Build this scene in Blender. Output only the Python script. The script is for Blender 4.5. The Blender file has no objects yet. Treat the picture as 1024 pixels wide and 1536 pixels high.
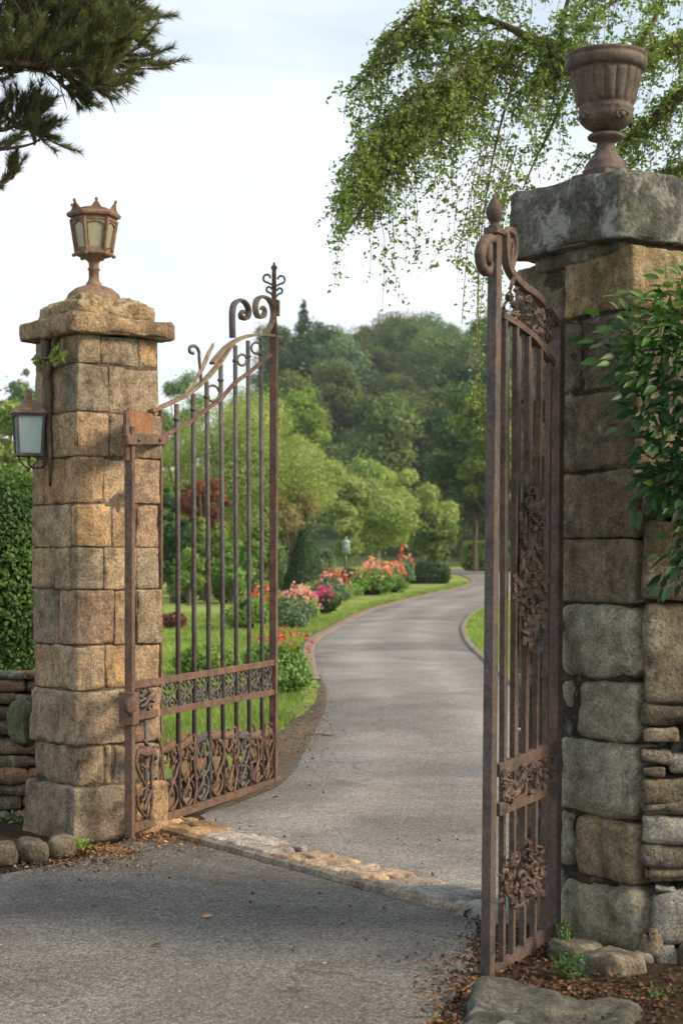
import bpy, math, random
import numpy as np
from mathutils import Vector, Matrix, noise
R = random.Random(11)
rng = np.random.default_rng(5)
scene = bpy.context.scene
COL = scene.collection
F = 2500.0; HC = 1.6; HY = 845.0     # focal length in photo pixels, eye height, horizon row

def W(px, py, Y):
    return Vector(((px-512)/F*Y, Y, HC-(py-HY)/F*Y))
def gh(x, y):
    """ground height"""
    if y < 12: return 0.0
    h = 0.013*(min(y, 110)-12)
    if y > 110:
        t = min(1, (y-110)/170.0); t = t*t*(3-2*t)
        f = min(1, max(0, (x+30)/24.0)); t *= .12+.88*f*f*(3-2*f)
        h += t*(25.0 + 4*math.sin(x*0.03+1.0) + (x*0.045 if x > -60 else -2.7))
        h += 1.2*noise.noise(Vector((x*.02, y*.02, 3.3)))*t
    return h
def G(px, py):
    """point of the ground seen at that pixel"""
    Y = 4000.0/max(py-845, .01)
    if Y > 12: Y = 4390.0/(py-812.5)
    x = (px-512)/F*Y
    return Vector((x, Y, gh(x, Y)))

# ------------------------------------------------------------------ mesh builder
class MB:
    def __init__(s): s.v=[]; s.f=[]; s.t=[]; s.sm=[]
    def add(s, vs, fs, tint=(1,1,1), smooth=False):
        o=len(s.v); s.v.extend([tuple(p) for p in vs])
        for f in fs:
            s.f.append(tuple(i+o for i in f)); s.t.append(tint); s.sm.append(smooth)
    def box(s, c, ax, ay, az, hx, hy, hz, tint=(1,1,1), bev=0.0):
        c=Vector(c)
        if bev<=0:
            vs=[c+ax*(hx*i)+ay*(hy*j)+az*(hz*k) for i in(-1,1) for j in(-1,1) for k in(-1,1)]
            s.add(vs,[(0,1,3,2),(4,6,7,5),(0,4,5,1),(2,3,7,6),(0,2,6,4),(1,5,7,3)],tint)
        else:
            # chamfered box swept along its longest axis
            A=[(ax,hx),(ay,hy),(az,hz)]; A.sort(key=lambda q:-q[1])
            (l,hl),(u,hu),(w,hw)=A; b=min(bev,hu*.6,hw*.6)
            prof=[(hu-b,-hw),(hu,-hw+b),(hu,hw-b),(hu-b,hw),(-hu+b,hw),(-hu,hw-b),(-hu,-hw+b),(-hu+b,-hw)]
            vs=[c+l*(hl*e)+u*p+w*q for e in(-1,1) for p,q in prof]
            fs=[(i,(i+1)%8,(i+1)%8+8,i+8) for i in range(8)]+[tuple(range(7,-1,-1)),tuple(range(8,16))]
            s.add(vs,fs,tint)
    def bar(s, p, q, n, w, t, tint=(1,1,1), bev=.0015):
        """square bar from p to q: width w across, thickness t along n"""
        p=Vector(p);q=Vector(q);d=(q-p);L=d.length;d.normalize();n=Vector(n);n=(n-d*n.dot(d)).normalized();u=d.cross(n)
        s.box((p+q)/2,d,u,n,L/2,w/2,t/2,tint,bev)
    def sweep(s, pts, rads, n=8, sq=1.0, nrm=None, tint=(1,1,1), smooth=True, cap=True):
        """tube through pts; sq = ratio of the radius along nrm to the one across"""
        pts=[Vector(p) for p in pts]; N=len(pts)
        if not hasattr(rads,'__len__'): rads=[rads]*N
        elif len(rads)!=N: rads=[rads[min(len(rads)-1,int(i*len(rads)/N))] for i in range(N)]
        ref=Vector(nrm) if nrm is not None else Vector((.3,.2,1))
        vs=[]
        for i,p in enumerate(pts):
            d=(pts[min(i+1,N-1)]-pts[max(i-1,0)])
            if d.length<1e-9: d=Vector((0,0,1))
            d.normalize()
            a=ref-d*ref.dot(d)
            if a.length<1e-3: a=Vector((1,0,0))-d*d.x
            a.normalize(); b=d.cross(a)
            if nrm is None: ref=a
            for k in range(n):
                th=2*math.pi*(k+.5)/n
                vs.append(p+a*(math.cos(th)*rads[i]*sq)+b*(math.sin(th)*rads[i]))
        fs=[(i*n+k,i*n+(k+1)%n,(i+1)*n+(k+1)%n,(i+1)*n+k) for i in range(N-1) for k in range(n)]
        if cap: fs+= [tuple(range(n-1,-1,-1)),tuple(range((N-1)*n,N*n))]
        s.add(vs,fs,tint,smooth)
    def lathe(s, c, prof, n=32, tint=(1,1,1), flute=None, smooth=True, rot=0):
        c=Vector(c); vs=[]
        for r,z in prof:
            for k in range(n):
                th=2*math.pi*k/n+rot; rr=r
                if flute: rr=r+flute(th,z)
                vs.append(c+Vector((math.cos(th)*rr,math.sin(th)*rr,z)))
        m=len(prof)
        fs=[(i*n+k,i*n+(k+1)%n,(i+1)*n+(k+1)%n,(i+1)*n+k) for i in range(m-1) for k in range(n)]
        fs+=[tuple(range(n-1,-1,-1)),tuple(range((m-1)*n,m*n))]
        s.add(vs,fs,tint,smooth)
    def rock(s, c, ax, ay, az, hx, hy, hz, r=.012, amp=.006, step=.035, tint=(1,1,1), fr=9.0, seed=None, warp=0.0):
        """rounded, weathered stone block"""
        c=Vector(c); H=(hx,hy,hz); r=min(r,.95*min(H))
        seed=R.random()*100 if seed is None else seed
        so=Vector((seed,seed*1.7,seed*.3))
        def ax1(h):
            inner=max(1,int(round(2*(h-r)/step)))
            a=[-h,-h+r*.35]+[-h+r+(2*(h-r))*i/inner for i in range(inner+1)]+[h-r*.35,h]
            return a
        A=[ax1(h) for h in H]; n=[len(a) for a in A]; idx={}; vs=[]
        def vert(i,j,k):
            key=(i,j,k)
            if key in idx: return idx[key]
            p=Vector((A[0][i],A[1][j],A[2][k]))
            q=Vector([max(-H[m]+r,min(H[m]-r,p[m])) for m in range(3)])
            d=p-q; d.normalize(); p=q+d*r
            w=c+ax*p.x+ay*p.y+az*p.z+so
            ed=sum(1 for m_ in range(3) if abs(A[m_][(i,j,k)[m_]])>H[m_]-r*.9)
            chip=max(0,noise.noise(w*6.5)-.12)*(.05 if ed>=2 else 0)*min(1,r/.02)
            p=p-d*chip
            dn=noise.noise(w*fr)*.9+noise.noise(w*fr*2.7)*.5+noise.noise(w*fr*.35)*1.1
            p=p+d*(dn*amp)
            if warp:
                p=p+Vector((noise.noise(w*2.3),noise.noise(w*2.3+Vector((9,0,0))),noise.noise(w*2.3+Vector((0,9,0)))))*warp
            idx[key]=len(vs); vs.append(c+ax*p.x+ay*p.y+az*p.z); return idx[key]
        fs=[]
        for m in range(3):
            u,v=(m+1)%3,(m+2)%3
            for e in (0,n[m]-1):
                for i in range(n[u]-1):
                    for j in range(n[v]-1):
                        q=[]
                        for a,b in((i,j),(i+1,j),(i+1,j+1),(i,j+1)):
                            t=[0,0,0]; t[m]=e; t[u]=a; t[v]=b; q.append(vert(*t))
                        if e==0: q.reverse()
                        fs.append(q)
        s.add(vs,fs,tint,True)
    def build(s, name, mat, parent=None):
        me=bpy.data.meshes.new(name); me.from_pydata(s.v,[],s.f); me.update()
        a=me.attributes.new('tint','FLOAT_COLOR','FACE')
        arr=np.ones((len(s.f),4),np.float32); arr[:,:3]=np.array(s.t,np.float32).reshape(-1,3)
        a.data.foreach_set('color',arr.ravel())
        me.polygons.foreach_set('use_smooth',s.sm)
        me.materials.append(mat)
        o=bpy.data.objects.new(name,me); COL.objects.link(o)
        if parent: o.parent=parent
        return o
def np_mesh(name, V, Fc, T, mat, parent=None, loc=None):
    """V (n,3) verts, Fc (m,k) faces, T (m,) tint 0..1"""
    me=bpy.data.meshes.new(name); n=len(V); m,k=Fc.shape
    me.vertices.add(n); me.vertices.foreach_set('co',V.astype(np.float32).ravel())
    me.loops.add(m*k); me.loops.foreach_set('vertex_index',Fc.astype(np.int32).ravel())
    me.polygons.add(m); me.polygons.foreach_set('loop_start',np.arange(0,m*k,k,dtype=np.int32))
    me.update(calc_edges=True)
    a=me.attributes.new('tint','FLOAT_COLOR','FACE'); arr=np.ones((m,4),np.float32)
    T=np.asarray(T,np.float32)
    if T.ndim==1: arr[:,0]=T; arr[:,1]=T; arr[:,2]=T
    else: arr[:,:3]=T
    a.data.foreach_set('color',arr.ravel()); me.materials.append(mat)
    o=bpy.data.objects.new(name,me); COL.objects.link(o)
    if parent: o.parent=parent
    if loc is not None: o.location=loc
    return o
def tag(o, label=None, cat=None, group=None, kind=None):
    if label: o['label']=label
    if cat: o['category']=cat
    if group: o['group']=group
    if kind: o['kind']=kind
    return o
def thing(name, label, cat, loc=(0,0,0), group=None):
    o=bpy.data.objects.new(name,None); COL.objects.link(o); o.location=loc; o.empty_display_size=.2
    return tag(o,label,cat,group)
def shift(o, loc):
    """children are modelled in world space: move their data under the Empty"""
    M=Matrix.Translation(-Vector(loc))
    for c in o.children:
        if c.data and not c.get('_s'): c.data.transform(M); c['_s']=1
        for g in c.children:
            if g.data and not g.get('_s'): g.data.transform(M); g['_s']=1
    for c in o.children:
        if '_s' in c: del c['_s']
        for g in c.children:
            if '_s' in g: del g['_s']
def dup(root, loc, rz=0, sc=1.0, label=None, group=None, sz=None):
    r=root.copy(); COL.objects.link(r); r.location=loc; r.rotation_euler=(0,0,rz); r.scale=(sc,sc,sz or sc)
    if label: r['label']=label
    if group: r['group']=group
    for ch in list(root.children):
        c=ch.copy(); COL.objects.link(c); c.parent=r
        for g in ch.children:
            d=g.copy(); COL.objects.link(d); d.parent=c
    return r

# ------------------------------------------------------------------ materials
class NT:
    def __init__(s,name):
        s.m=bpy.data.materials.new(name); s.m.use_nodes=True; s.t=s.m.node_tree; s.t.nodes.clear()
        s.out=s.n('ShaderNodeOutputMaterial')
    def n(s,ty,**k):
        o=s.t.nodes.new(ty)
        for a,b in k.items():
            if a.startswith('i_'):
                nm=a[2:]; key=int(nm) if nm.isdigit() else nm.replace('_',' '); o.inputs[key].default_value=b
            else: setattr(o,a,b)
        return o
    def l(s,a,b): s.t.links.new(a,b)
    def ramp(s,fac,stops):
        r=s.n('ShaderNodeValToRGB'); e=r.color_ramp.elements
        while len(e)<len(stops): e.new(.5)
        for q,(p,c) in zip(e,stops): q.position=p; q.color=(*c,1) if len(c)==3 else c
        s.l(fac,r.inputs[0]); return r.outputs[0]
    def mix(s,a,b,fac,mode='MIX'):
        m=s.n('ShaderNodeMix',data_type='RGBA',blend_type=mode)
        for sock,v in ((m.inputs[0],fac),(m.inputs[6],a),(m.inputs[7],b)):
            if isinstance(v,(int,float)): sock.default_value=v
            elif isinstance(v,tuple): sock.default_value=(*v,1)
            else: s.l(v,sock)
        return m.outputs[2]
    def math(s,op,a,b=None,c=None,clamp=False):
        m=s.n('ShaderNodeMath',operation=op,use_clamp=clamp)
        for i,v in enumerate((a,b,c)):
            if v is None: continue
            if isinstance(v,(int,float)): m.inputs[i].default_value=v
            else: s.l(v,m.inputs[i])
        return m.outputs[0]
    def coord(s,scale=None):
        tc=s.n('ShaderNodeTexCoord')
        if scale is None: return tc.outputs['Object']
        mp=s.n('ShaderNodeMapping'); mp.inputs['Scale'].default_value=scale; s.l(tc.outputs['Object'],mp.inputs[0]); return mp.outputs[0]
    def pos(s): return s.n('ShaderNodeNewGeometry').outputs['Position']
    def noise(s,co,scale,detail=6,rough=.6,dist=0):
        o=s.n('ShaderNodeTexNoise',i_Scale=scale,i_Detail=detail,i_Roughness=rough,i_Distortion=dist); s.l(co,o.inputs['Vector']); return o.outputs['Fac']
    def voro(s,co,scale,feature='F1',out='Distance'):
        o=s.n('ShaderNodeTexVoronoi',feature=feature,i_Scale=scale); s.l(co,o.inputs['Vector']); return o.outputs[out]
    def tint(s): return s.n('ShaderNodeAttribute',attribute_name='tint').outputs['Color']
    def bump(s,h,st=.5,dist=.01,prev=None):
        b=s.n('ShaderNodeBump',i_Strength=st,i_Distance=dist); s.l(h,b.inputs['Height'])
        if prev: s.l(prev,b.inputs['Normal'])
        return b.outputs[0]
    def pbr(s,col,rough=.8,metal=0,normal=None,spec=.3):
        p=s.n('ShaderNodeBsdfPrincipled')
        for k,v in (('Base Color',col),('Roughness',rough),('Metallic',metal),('Specular IOR Level',spec)):
            if isinstance(v,(int,float)): p.inputs[k].default_value=v
            elif isinstance(v,tuple): p.inputs[k].default_value=(*v,1)
            else: s.l(v,p.inputs[k])
        if normal: s.l(normal,p.inputs['Normal'])
        s.l(p.outputs[0],s.out.inputs[0]); return p

def m_stone(name, dark=(.5,.48,.45), lichen=(.42,.42,.36), lich=.56, moss=.0, bumpd=.012, specks=70, pat=.35):
    t=NT(name); co=t.pos()
    big=t.noise(co,4.5,6,.62,.3); mid=t.noise(co,16,7,.7); fine=t.noise(co,specks,5,.75); pit=t.voro(co,38)
    c=t.mix(t.tint(), (1,1,1), 0.0)
    c=t.mix(c,t.ramp(big,[(.32,dark),(.5,(1,1,1)),(.68,(1.25,1.2,1.1))]),.8,'MULTIPLY')
    c=t.mix(c,t.ramp(mid,[(.33,(.42,.4,.38)),(.52,(1,1,1)),(.7,(1.4,1.34,1.22))]),.85,'MULTIPLY')
    c=t.mix(c,t.ramp(fine,[(.36,(.45,.44,.42)),(.5,(1,1,1)),(.64,(1.6,1.55,1.45))]),.8,'MULTIPLY')
    lm=t.ramp(t.noise(co,7.5,9,.72,.6),[(lich,(0,0,0)),(lich+.08,(1,1,1))])
    c=t.mix(c,t.mix(c,lichen,.65),t.math('MULTIPLY',lm,pat))
    if moss>0:
        mm=t.ramp(t.noise(co,3.1,8,.7,.8),[(.62-moss*.2,(0,0,0)),(.72-moss*.2,(1,1,1))])
        c=t.mix(c,(.05,.06,.025),t.math('MULTIPLY',mm,.6))
    stv=t.n('ShaderNodeMapping'); stv.inputs['Scale'].default_value=(1,1,.12); t.l(co,stv.inputs[0]); stn=t.noise(stv.outputs[0],9,6,.65)
    c=t.mix(c,t.ramp(stn,[(.4,(.55,.53,.5)),(.52,(1,1,1)),(.68,(1.15,1.13,1.1))]),.5,'MULTIPLY')
    h=t.math('ADD',t.math('MULTIPLY',mid,1.0),t.math('MULTIPLY',fine,.45))
    h=t.math('ADD',h,t.math('MULTIPLY',t.ramp(pit,[(0,(0,0,0)),(.35,(1,1,1))]),.35))
    t.pbr(c,.92,0,t.bump(h,.9,bumpd),.2); return t.m
STONE_W=m_stone('warm_stone',dark=(.55,.5,.45),lichen=(.5,.42,.3),pat=.4,moss=.1)
STONE_G=m_stone('grey_stone',dark=(.5,.5,.48),lichen=(.5,.5,.46),lich=.54,pat=.5,moss=.25,specks=90)
STONE_C=m_stone('lichened_capstone',dark=(.3,.3,.3),lichen=(.46,.45,.4),lich=.51,pat=.72,moss=.3,specks=60)
STONE_P=m_stone('worn_paving',dark=(.75,.72,.7),lichen=(.55,.5,.45),pat=.3,bumpd=.006)
STONE_T=m_stone('crumbled_stone',dark=(.3,.25,.2),lichen=(.6,.5,.33),lich=.5,pat=.7,bumpd=.03,specks=45)

def m_rust(name, a=(.16,.085,.055), b=(.06,.045,.038), c3=(.3,.13,.055), amt=.5, grey=(.13,.125,.12), gamt=.3):
    t=NT(name); co=t.pos()
    n1=t.noise(co,9,8,.7,.4); n2=t.noise(co,55,6,.7); n3=t.noise(t.coord((1,1,.25)),22,6,.7)
    c=t.mix(b,a,t.ramp(n1,[(.35,(0,0,0)),(.6,(1,1,1))]))
    c=t.mix(c,c3,t.math('MULTIPLY',t.ramp(n3,[(.52,(0,0,0)),(.68,(1,1,1))]),amt))
    c=t.mix(c,grey,t.math('MULTIPLY',t.ramp(t.noise(co,4,7,.75),[(.5,(0,0,0)),(.6,(1,1,1))]),gamt))
    c=t.mix(c,t.ramp(n2,[(.35,(.55,.55,.55)),(.65,(1.35,1.3,1.25))]),.7,'MULTIPLY')
    c=t.mix(c,t.tint(),1.0,'MULTIPLY')
    t.pbr(c,t.ramp(n1,[(.3,(.85,.85,.85)),(.7,(.62,.62,.62))]),.12,t.bump(t.math('ADD',n2,n1),.6,.003),.35); return t.m
RUST=m_rust('rusty_iron',a=(.19,.105,.07),c3=(.3,.15,.075),grey=(.14,.12,.11))
RUSTR=m_rust('rusty_dark_iron',a=(.15,.095,.072),b=(.066,.05,.043),c3=(.24,.145,.095),amt=.45,grey=(.1,.095,.09),gamt=.45)
DKST=m_rust('dark_painted_iron',a=(.14,.1,.082),b=(.06,.055,.054),c3=(.22,.13,.09),amt=.4,grey=(.1,.1,.102),gamt=.6)
GUN=m_rust('weathered_grey_iron',a=(.12,.105,.1),b=(.075,.066,.064),c3=(.2,.1,.06),amt=.35,grey=(.17,.16,.16),gamt=.4)
BRONZE=m_rust('weathered_bronze',a=(.25,.155,.1),b=(.13,.08,.055),c3=(.36,.23,.14),amt=.5,grey=(.2,.16,.12),gamt=.25)
URNM=m_rust('weathered_terracotta',a=(.13,.094,.073),b=(.055,.04,.032),c3=(.23,.17,.13),amt=.5,grey=(.15,.13,.11),gamt=.3)
PATINA=m_rust('patinated_iron',a=(.25,.18,.12),b=(.13,.09,.065),c3=(.4,.3,.13),amt=.6,grey=(.3,.3,.22),gamt=.5)

def m_asphalt(name, base, light, stain, brown=0.0):
    t=NT(name); co=t.pos()
    ag=t.voro(co,95,'F1','Color'); d=t.voro(co,95); fine=t.noise(co,160,4,.8); big=t.noise(co,.7,6,.6,.5); mid=t.noise(co,3.2,7,.65,.8)
    bw=t.n('ShaderNodeRGBToBW'); t.l(ag,bw.inputs[0])
    c=t.mix(base,light,t.ramp(bw.outputs[0],[(.3,(0,0,0)),(.95,(1,1,1))]))
    c=t.mix(c,t.ramp(fine,[(.35,(.5,.5,.5)),(.62,(1.4,1.4,1.4))]),.8,'MULTIPLY')
    c=t.mix(c,t.ramp(big,[(.35,(.75,.75,.76)),(.65,(1.2,1.18,1.15))]),.8,'MULTIPLY')
    c=t.mix(c,stain,t.math('MULTIPLY',t.ramp(mid,[(.56,(0,0,0)),(.7,(1,1,1))]),.45))
    pt_=t.noise(co,.33,5,.65,1.2); c=t.mix(c,t.ramp(pt_,[(.38,(.62,.61,.6)),(.47,(.95,.95,.95)),(.6,(1.22,1.2,1.17))]),.75,'MULTIPLY')
    wv=t.n('ShaderNodeTexNoise',i_Scale=2.2,i_Detail=5); t.l(co,wv.inputs['Vector']); av=t.n('ShaderNodeVectorMath',operation='MULTIPLY_ADD'); t.l(wv.outputs['Color'],av.inputs[0]); av.inputs[1].default_value=(.5,.5,.5); t.l(co,av.inputs[2])
    ck=t.voro(av.outputs[0],.45,'DISTANCE_TO_EDGE'); cm=t.math('MULTIPLY',t.ramp(ck,[(.0,(1,1,1)),(.006,(0,0,0))]),t.ramp(t.noise(co,.6,3,.5),[(.5,(0,0,0)),(.6,(1,1,1))])); c=t.mix(c,(.02,.018,.016),t.math('MULTIPLY',cm,.6))
    c=t.mix(c,t.tint(),1.0,'MULTIPLY')
    if brown: c=t.mix(c,(.2,.16,.12),t.math('MULTIPLY',t.ramp(t.noise(co,1.1,6,.6),[(.5,(0,0,0)),(.75,(1,1,1))]),brown))
    h=t.math('ADD',t.math('MULTIPLY',d,-1.0),fine)
    t.pbr(c,.85,0,t.bump(h,.8,.006),.3); return t.m
ASPH=m_asphalt('dark_asphalt',(.105,.095,.083),(.29,.268,.235),(.06,.053,.045),.25)
ASPL=m_asphalt('pale_worn_asphalt',(.165,.148,.132),(.4,.37,.335),(.09,.075,.062),.6)

def m_leaf(name, stops, trans=.35, gloss=.12, rnd=.12, rough=.5):
    t=NT(name); at=t.tint(); bw=t.n('ShaderNodeRGBToBW'); t.l(at,bw.inputs[0])
    c=t.ramp(bw.outputs[0],stops)
    oi=t.n('ShaderNodeObjectInfo'); hs=t.n('ShaderNodeHueSaturation')
    t.l(t.math('MULTIPLY_ADD',oi.outputs['Random'],.05*rnd/.12,.5-.025*rnd/.12),hs.inputs['Hue'])
    t.l(t.math('MULTIPLY_ADD',oi.outputs['Random'],rnd*5,1-rnd*2.5),hs.inputs['Value'])
    t.l(c,hs.inputs['Color']); c=hs.outputs[0]
    d=t.n('ShaderNodeBsdfDiffuse'); tr=t.n('ShaderNodeBsdfTranslucent'); g=t.n('ShaderNodeBsdfGlossy',i_Roughness=rough)
    t.l(c,d.inputs[0]); t.l(t.mix(c,(1.35,1.5,.7),1.0,'MULTIPLY'),tr.inputs[0]); g.inputs[0].default_value=(.8,.85,.8,1)
    m1=t.n('ShaderNodeMixShader',i_0=trans); t.l(d.outputs[0],m1.inputs[1]); t.l(tr.outputs[0],m1.inputs[2])
    m2=t.n('ShaderNodeMixShader'); m2.inputs[0].default_value=gloss*.45; t.l(m1.outputs[0],m2.inputs[1]); t.l(g.outputs[0],m2.inputs[2])
    t.l(m2.outputs[0],t.out.inputs[0]); return t.m
def ramp3(a,b,c): return [(0,a),(.5,b),(1,c)]
L_HILL=m_leaf('hill_foliage',ramp3((0.0371,0.0743,0.026),(0.0836,0.149,0.0464),(0.158,0.241,0.0743)),.25,.04,.12)
L_HILL2=m_leaf('hill_foliage_warm',ramp3((0.0561,0.0759,0.024),(0.12,0.152,0.0481),(0.208,0.24,0.0886)),.3,.04,.12)
L_DARK=m_leaf('dark_foliage',ramp3((0.0162,0.0378,0.0135),(0.0405,0.081,0.0243),(0.0743,0.135,0.0405)),.25,.05,.06)
L_OLIVE=m_leaf('olive_foliage',ramp3((0.138,0.206,0.0559),(0.298,0.373,0.112),(0.534,0.54,0.206)),.35,.06,.04)
L_MID=m_leaf('green_foliage',ramp3((0.0802,0.145,0.0307),(0.177,0.277,0.0612),(0.338,0.436,0.107)),.35,.06,.08)
L_BRIGHT=m_leaf('bright_foliage',ramp3((.09,.15,.03),(.2,.28,.055),(.37,.45,.11)),.4,.05,.05)
L_GREY=m_leaf('grey_green_foliage',ramp3((0.078,0.13,0.0715),(0.156,0.234,0.117),(0.26,0.351,0.182)),.3,.05,.06)
L_TAN=m_leaf('tan_foliage',ramp3((0.192,0.156,0.072),(0.336,0.264,0.132),(0.48,0.396,0.216)),.3,.04,.03)
L_RED=m_leaf('red_brown_foliage',ramp3((0.078,0.026,0.0182),(0.208,0.065,0.039),(0.429,0.169,0.091)),.3,.06,.05)
L_BIRCH=m_leaf('birch_foliage',ramp3((0.106,0.152,0.0396),(0.224,0.293,0.0858),(0.4,0.473,0.172)),.5,.05,.0)
L_VINE=m_leaf('vine_foliage',ramp3((0.0128,0.0392,0.00998),(0.0321,0.0856,0.02),(0.0924,0.178,0.025)),.3,.07,.0,.45)
L_HEDGE=m_leaf('hedge_foliage',ramp3((0.0221,0.0553,0.011),(0.0663,0.144,0.0221),(0.144,0.265,0.0387)),.3,.06,.05)
L_PINE=m_leaf('pine_needles',ramp3((0.051,0.0595,0.0255),(0.111,0.128,0.0425),(0.187,0.196,0.0765)),.3,.06,.0)
GRASSM=m_leaf('grass_blades',ramp3((.11,.16,.035),(.22,.3,.065),(.36,.43,.12)),.35,.05,.0)
def m_petal(name,stops): return m_leaf(name,stops,.3,.03,.0)
P_RED=m_petal('red_petals',ramp3((.4,.015,.02),(.6,.04,.04),(.8,.14,.12)))
P_PINK=m_petal('pink_petals',ramp3((.62,.16,.2),(.8,.38,.36),(.9,.66,.58)))
P_MAG=m_petal('magenta_petals',ramp3((.5,.01,.15),(.7,.03,.25),(.8,.15,.35)))
P_ORA=m_petal('orange_petals',ramp3((.6,.14,.07),(.82,.3,.18),(.9,.52,.36)))
def m_bark(name,a,b):
    t=NT(name); co=t.coord((1,1,.3)); n=t.noise(co,30,7,.7,.5); m=t.noise(t.pos(),5,5,.6)
    c=t.mix(a,b,t.ramp(n,[(.35,(0,0,0)),(.65,(1,1,1))])); c=t.mix(c,(.07,.085,.03),t.math('MULTIPLY',t.ramp(m,[(.5,(0,0,0)),(.65,(1,1,1))]),.5))
    t.pbr(c,.9,0,t.bump(n,.8,.01),.2); return t.m
BARK=m_bark('bark',(.07,.045,.03),(.2,.14,.1))
BARKP=m_bark('pale_bark',(.14,.12,.1),(.32,.29,.25))
def m_ground(name,cols,scale=6):
    t=NT(name); co=t.pos(); n=t.noise(co,scale,8,.7,.4); f=t.noise(co,scale*14,5,.75); b=t.noise(co,.5,4,.5)
    c=t.ramp(n,[(.3,cols[0]),(.5,cols[1]),(.7,cols[2])])
    c=t.mix(c,t.ramp(f,[(.35,(.5,.5,.5)),(.62,(1.45,1.4,1.3))]),.85,'MULTIPLY')
    c=t.mix(c,t.ramp(b,[(.35,(.75,.78,.75)),(.65,(1.2,1.18,1.1))]),.8,'MULTIPLY')
    t.pbr(c,.95,0,t.bump(t.math('ADD',n,f),.9,.02),.15); return t.m
GRASS=m_ground('lawn',((.14,.19,.045),(.22,.28,.07),(.3,.35,.1)),5)
HILLG=m_ground('hill_ground',((.03,.05,.015),(.06,.09,.03),(.1,.12,.05)),.4)
SOIL=m_ground('soil',((.035,.024,.016),(.075,.048,.03),(.14,.085,.05)),16)
MULCH=m_ground('gritty_mulch',((.08,.06,.042),(.15,.115,.085),(.24,.19,.145)),14)
KERB=m_stone('kerb_concrete',dark=(.7,.66,.62),lichen=(.4,.35,.3),pat=.25,bumpd=.004)
def m_litter():
    t=NT('dry_leaf_litter'); bw=t.n('ShaderNodeRGBToBW'); t.l(t.tint(),bw.inputs[0])
    t.pbr(t.ramp(bw.outputs[0],[(0,(.03,.018,.012)),(.4,(.12,.06,.03)),(.75,(.3,.13,.05)),(1,(.5,.28,.12))]),.8); return t.m
LITTER=m_litter()
def m_grit():
    t=NT('stone_grit'); bw=t.n('ShaderNodeRGBToBW'); t.l(t.tint(),bw.inputs[0])
    t.pbr(t.ramp(bw.outputs[0],[(0,(.05,.048,.045)),(.6,(.2,.19,.17)),(1,(.5,.48,.44))]),.85); return t.m
GRIT=m_grit()
def m_glass(name,col,tr=.3):
    t=NT(name); co=t.pos(); n=t.noise(t.coord((1,1,.3)),14,5,.6); c=t.mix(tuple(q*.7 for q in col),tuple(q*1.5 for q in col),n)
    p=t.pbr(c,.12,0,None,.5); p.inputs['Transmission Weight'].default_value=tr
    return t.m
GLASS1=m_glass('frosted_amber_glass',(.38,.35,.24),.25)
GLASS2=m_glass('milky_green_glass',(.34,.44,.4),.25)
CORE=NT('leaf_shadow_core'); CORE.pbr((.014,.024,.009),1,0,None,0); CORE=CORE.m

# ------------------------------------------------------------------ foliage
def leaves(P, N, size, T, aspect=.5, fold=.25, rg=None):
    """diamond leaf quads at P, roughly facing N; returns V, faces, tints"""
    rg=rg or rng
    n=len(P); d=rg.normal(size=(n,3)); N=N/np.maximum(np.linalg.norm(N,axis=1,keepdims=True),1e-6)
    d-=N*(d*N).sum(1,keepdims=True); d/=np.maximum(np.linalg.norm(d,axis=1,keepdims=True),1e-6)
    w=np.cross(N,d); s=(size*(.6+.8*rg.random(n)))[:,None] if np.isscalar(size) else size[:,None]
    V=np.stack([P-d*s*.5, P+w*s*aspect*.5+N*s*fold*.3, P+d*s*.5, P-w*s*aspect*.5+N*s*fold*.3],1).reshape(-1,3)
    Fc=np.arange(4*n).reshape(n,4); return V,Fc,T
def puff_cloud(puffs, n, rg, shell=.5, up=.35):
    C=np.array([p[0] for p in puffs],float); Rr=np.array([p[1] for p in puffs],float)
    Rz=np.array([p[2] if len(p)>2 else .8 for p in puffs]); pr=Rr**2/np.sum(Rr**2); PT=rg.random(len(puffs))
    k=rg.choice(len(puffs),n,p=pr); d=rg.normal(size=(n,3)); d/=np.linalg.norm(d,axis=1,keepdims=True)
    r=Rr[k]*(shell+(1.08-shell)*rg.random(n)**.6)
    r*=np.where(rg.random(n)<.22,1+np.abs(rg.normal(size=n))*.28,1)
    r*=1+.22*np.sin(d[:,0]*5+PT[k]*40)*np.sin(d[:,1]*5+PT[k]*17)*np.sin(d[:,2]*6+PT[k]*9)
    off=d*r[:,None]; off[:,2]*=Rz[k]
    P=C[k]+off; N=d+rg.normal(size=(n,3))*.6; N[:,2]+=up
    T=np.clip(.55*rg.random(n)+.45*PT[k],0,1)
    return P,N,T
def make_puffs(w,h0,h1,n,rg,pr=.3,shape='round',z_sq=.8):
    """puffs filling a crown of half-width w between heights h0 and h1"""
    out=[]
    for i in range(n):
        d=rg.normal(size=3); d/=np.linalg.norm(d); rad=rg.random()**.45
        z=(h0+h1)/2+d[2]*rad*(h1-h0)/2*.82
        t=(z-h0)/(h1-h0)
        if shape=='cone': ww=w*(1-t)*1.05+.05*w; a=rg.random()*6.283; x=math.cos(a)*ww*rad; y=math.sin(a)*ww*rad; z=h0+(h1-h0)*rg.random()**1.4; t=(z-h0)/(h1-h0); ww=w*(1-t)+.04*w; x=math.cos(a)*ww*.75; y=math.sin(a)*ww*.75; rr=ww*.45+.05*w
        else: x=d[0]*rad*w*.8; y=d[1]*rad*w*.8; rr=w*pr*(.4+1.0*rg.random()**1.5)
        out.append(((x,y,z),rr,z_sq))
    return out
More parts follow.
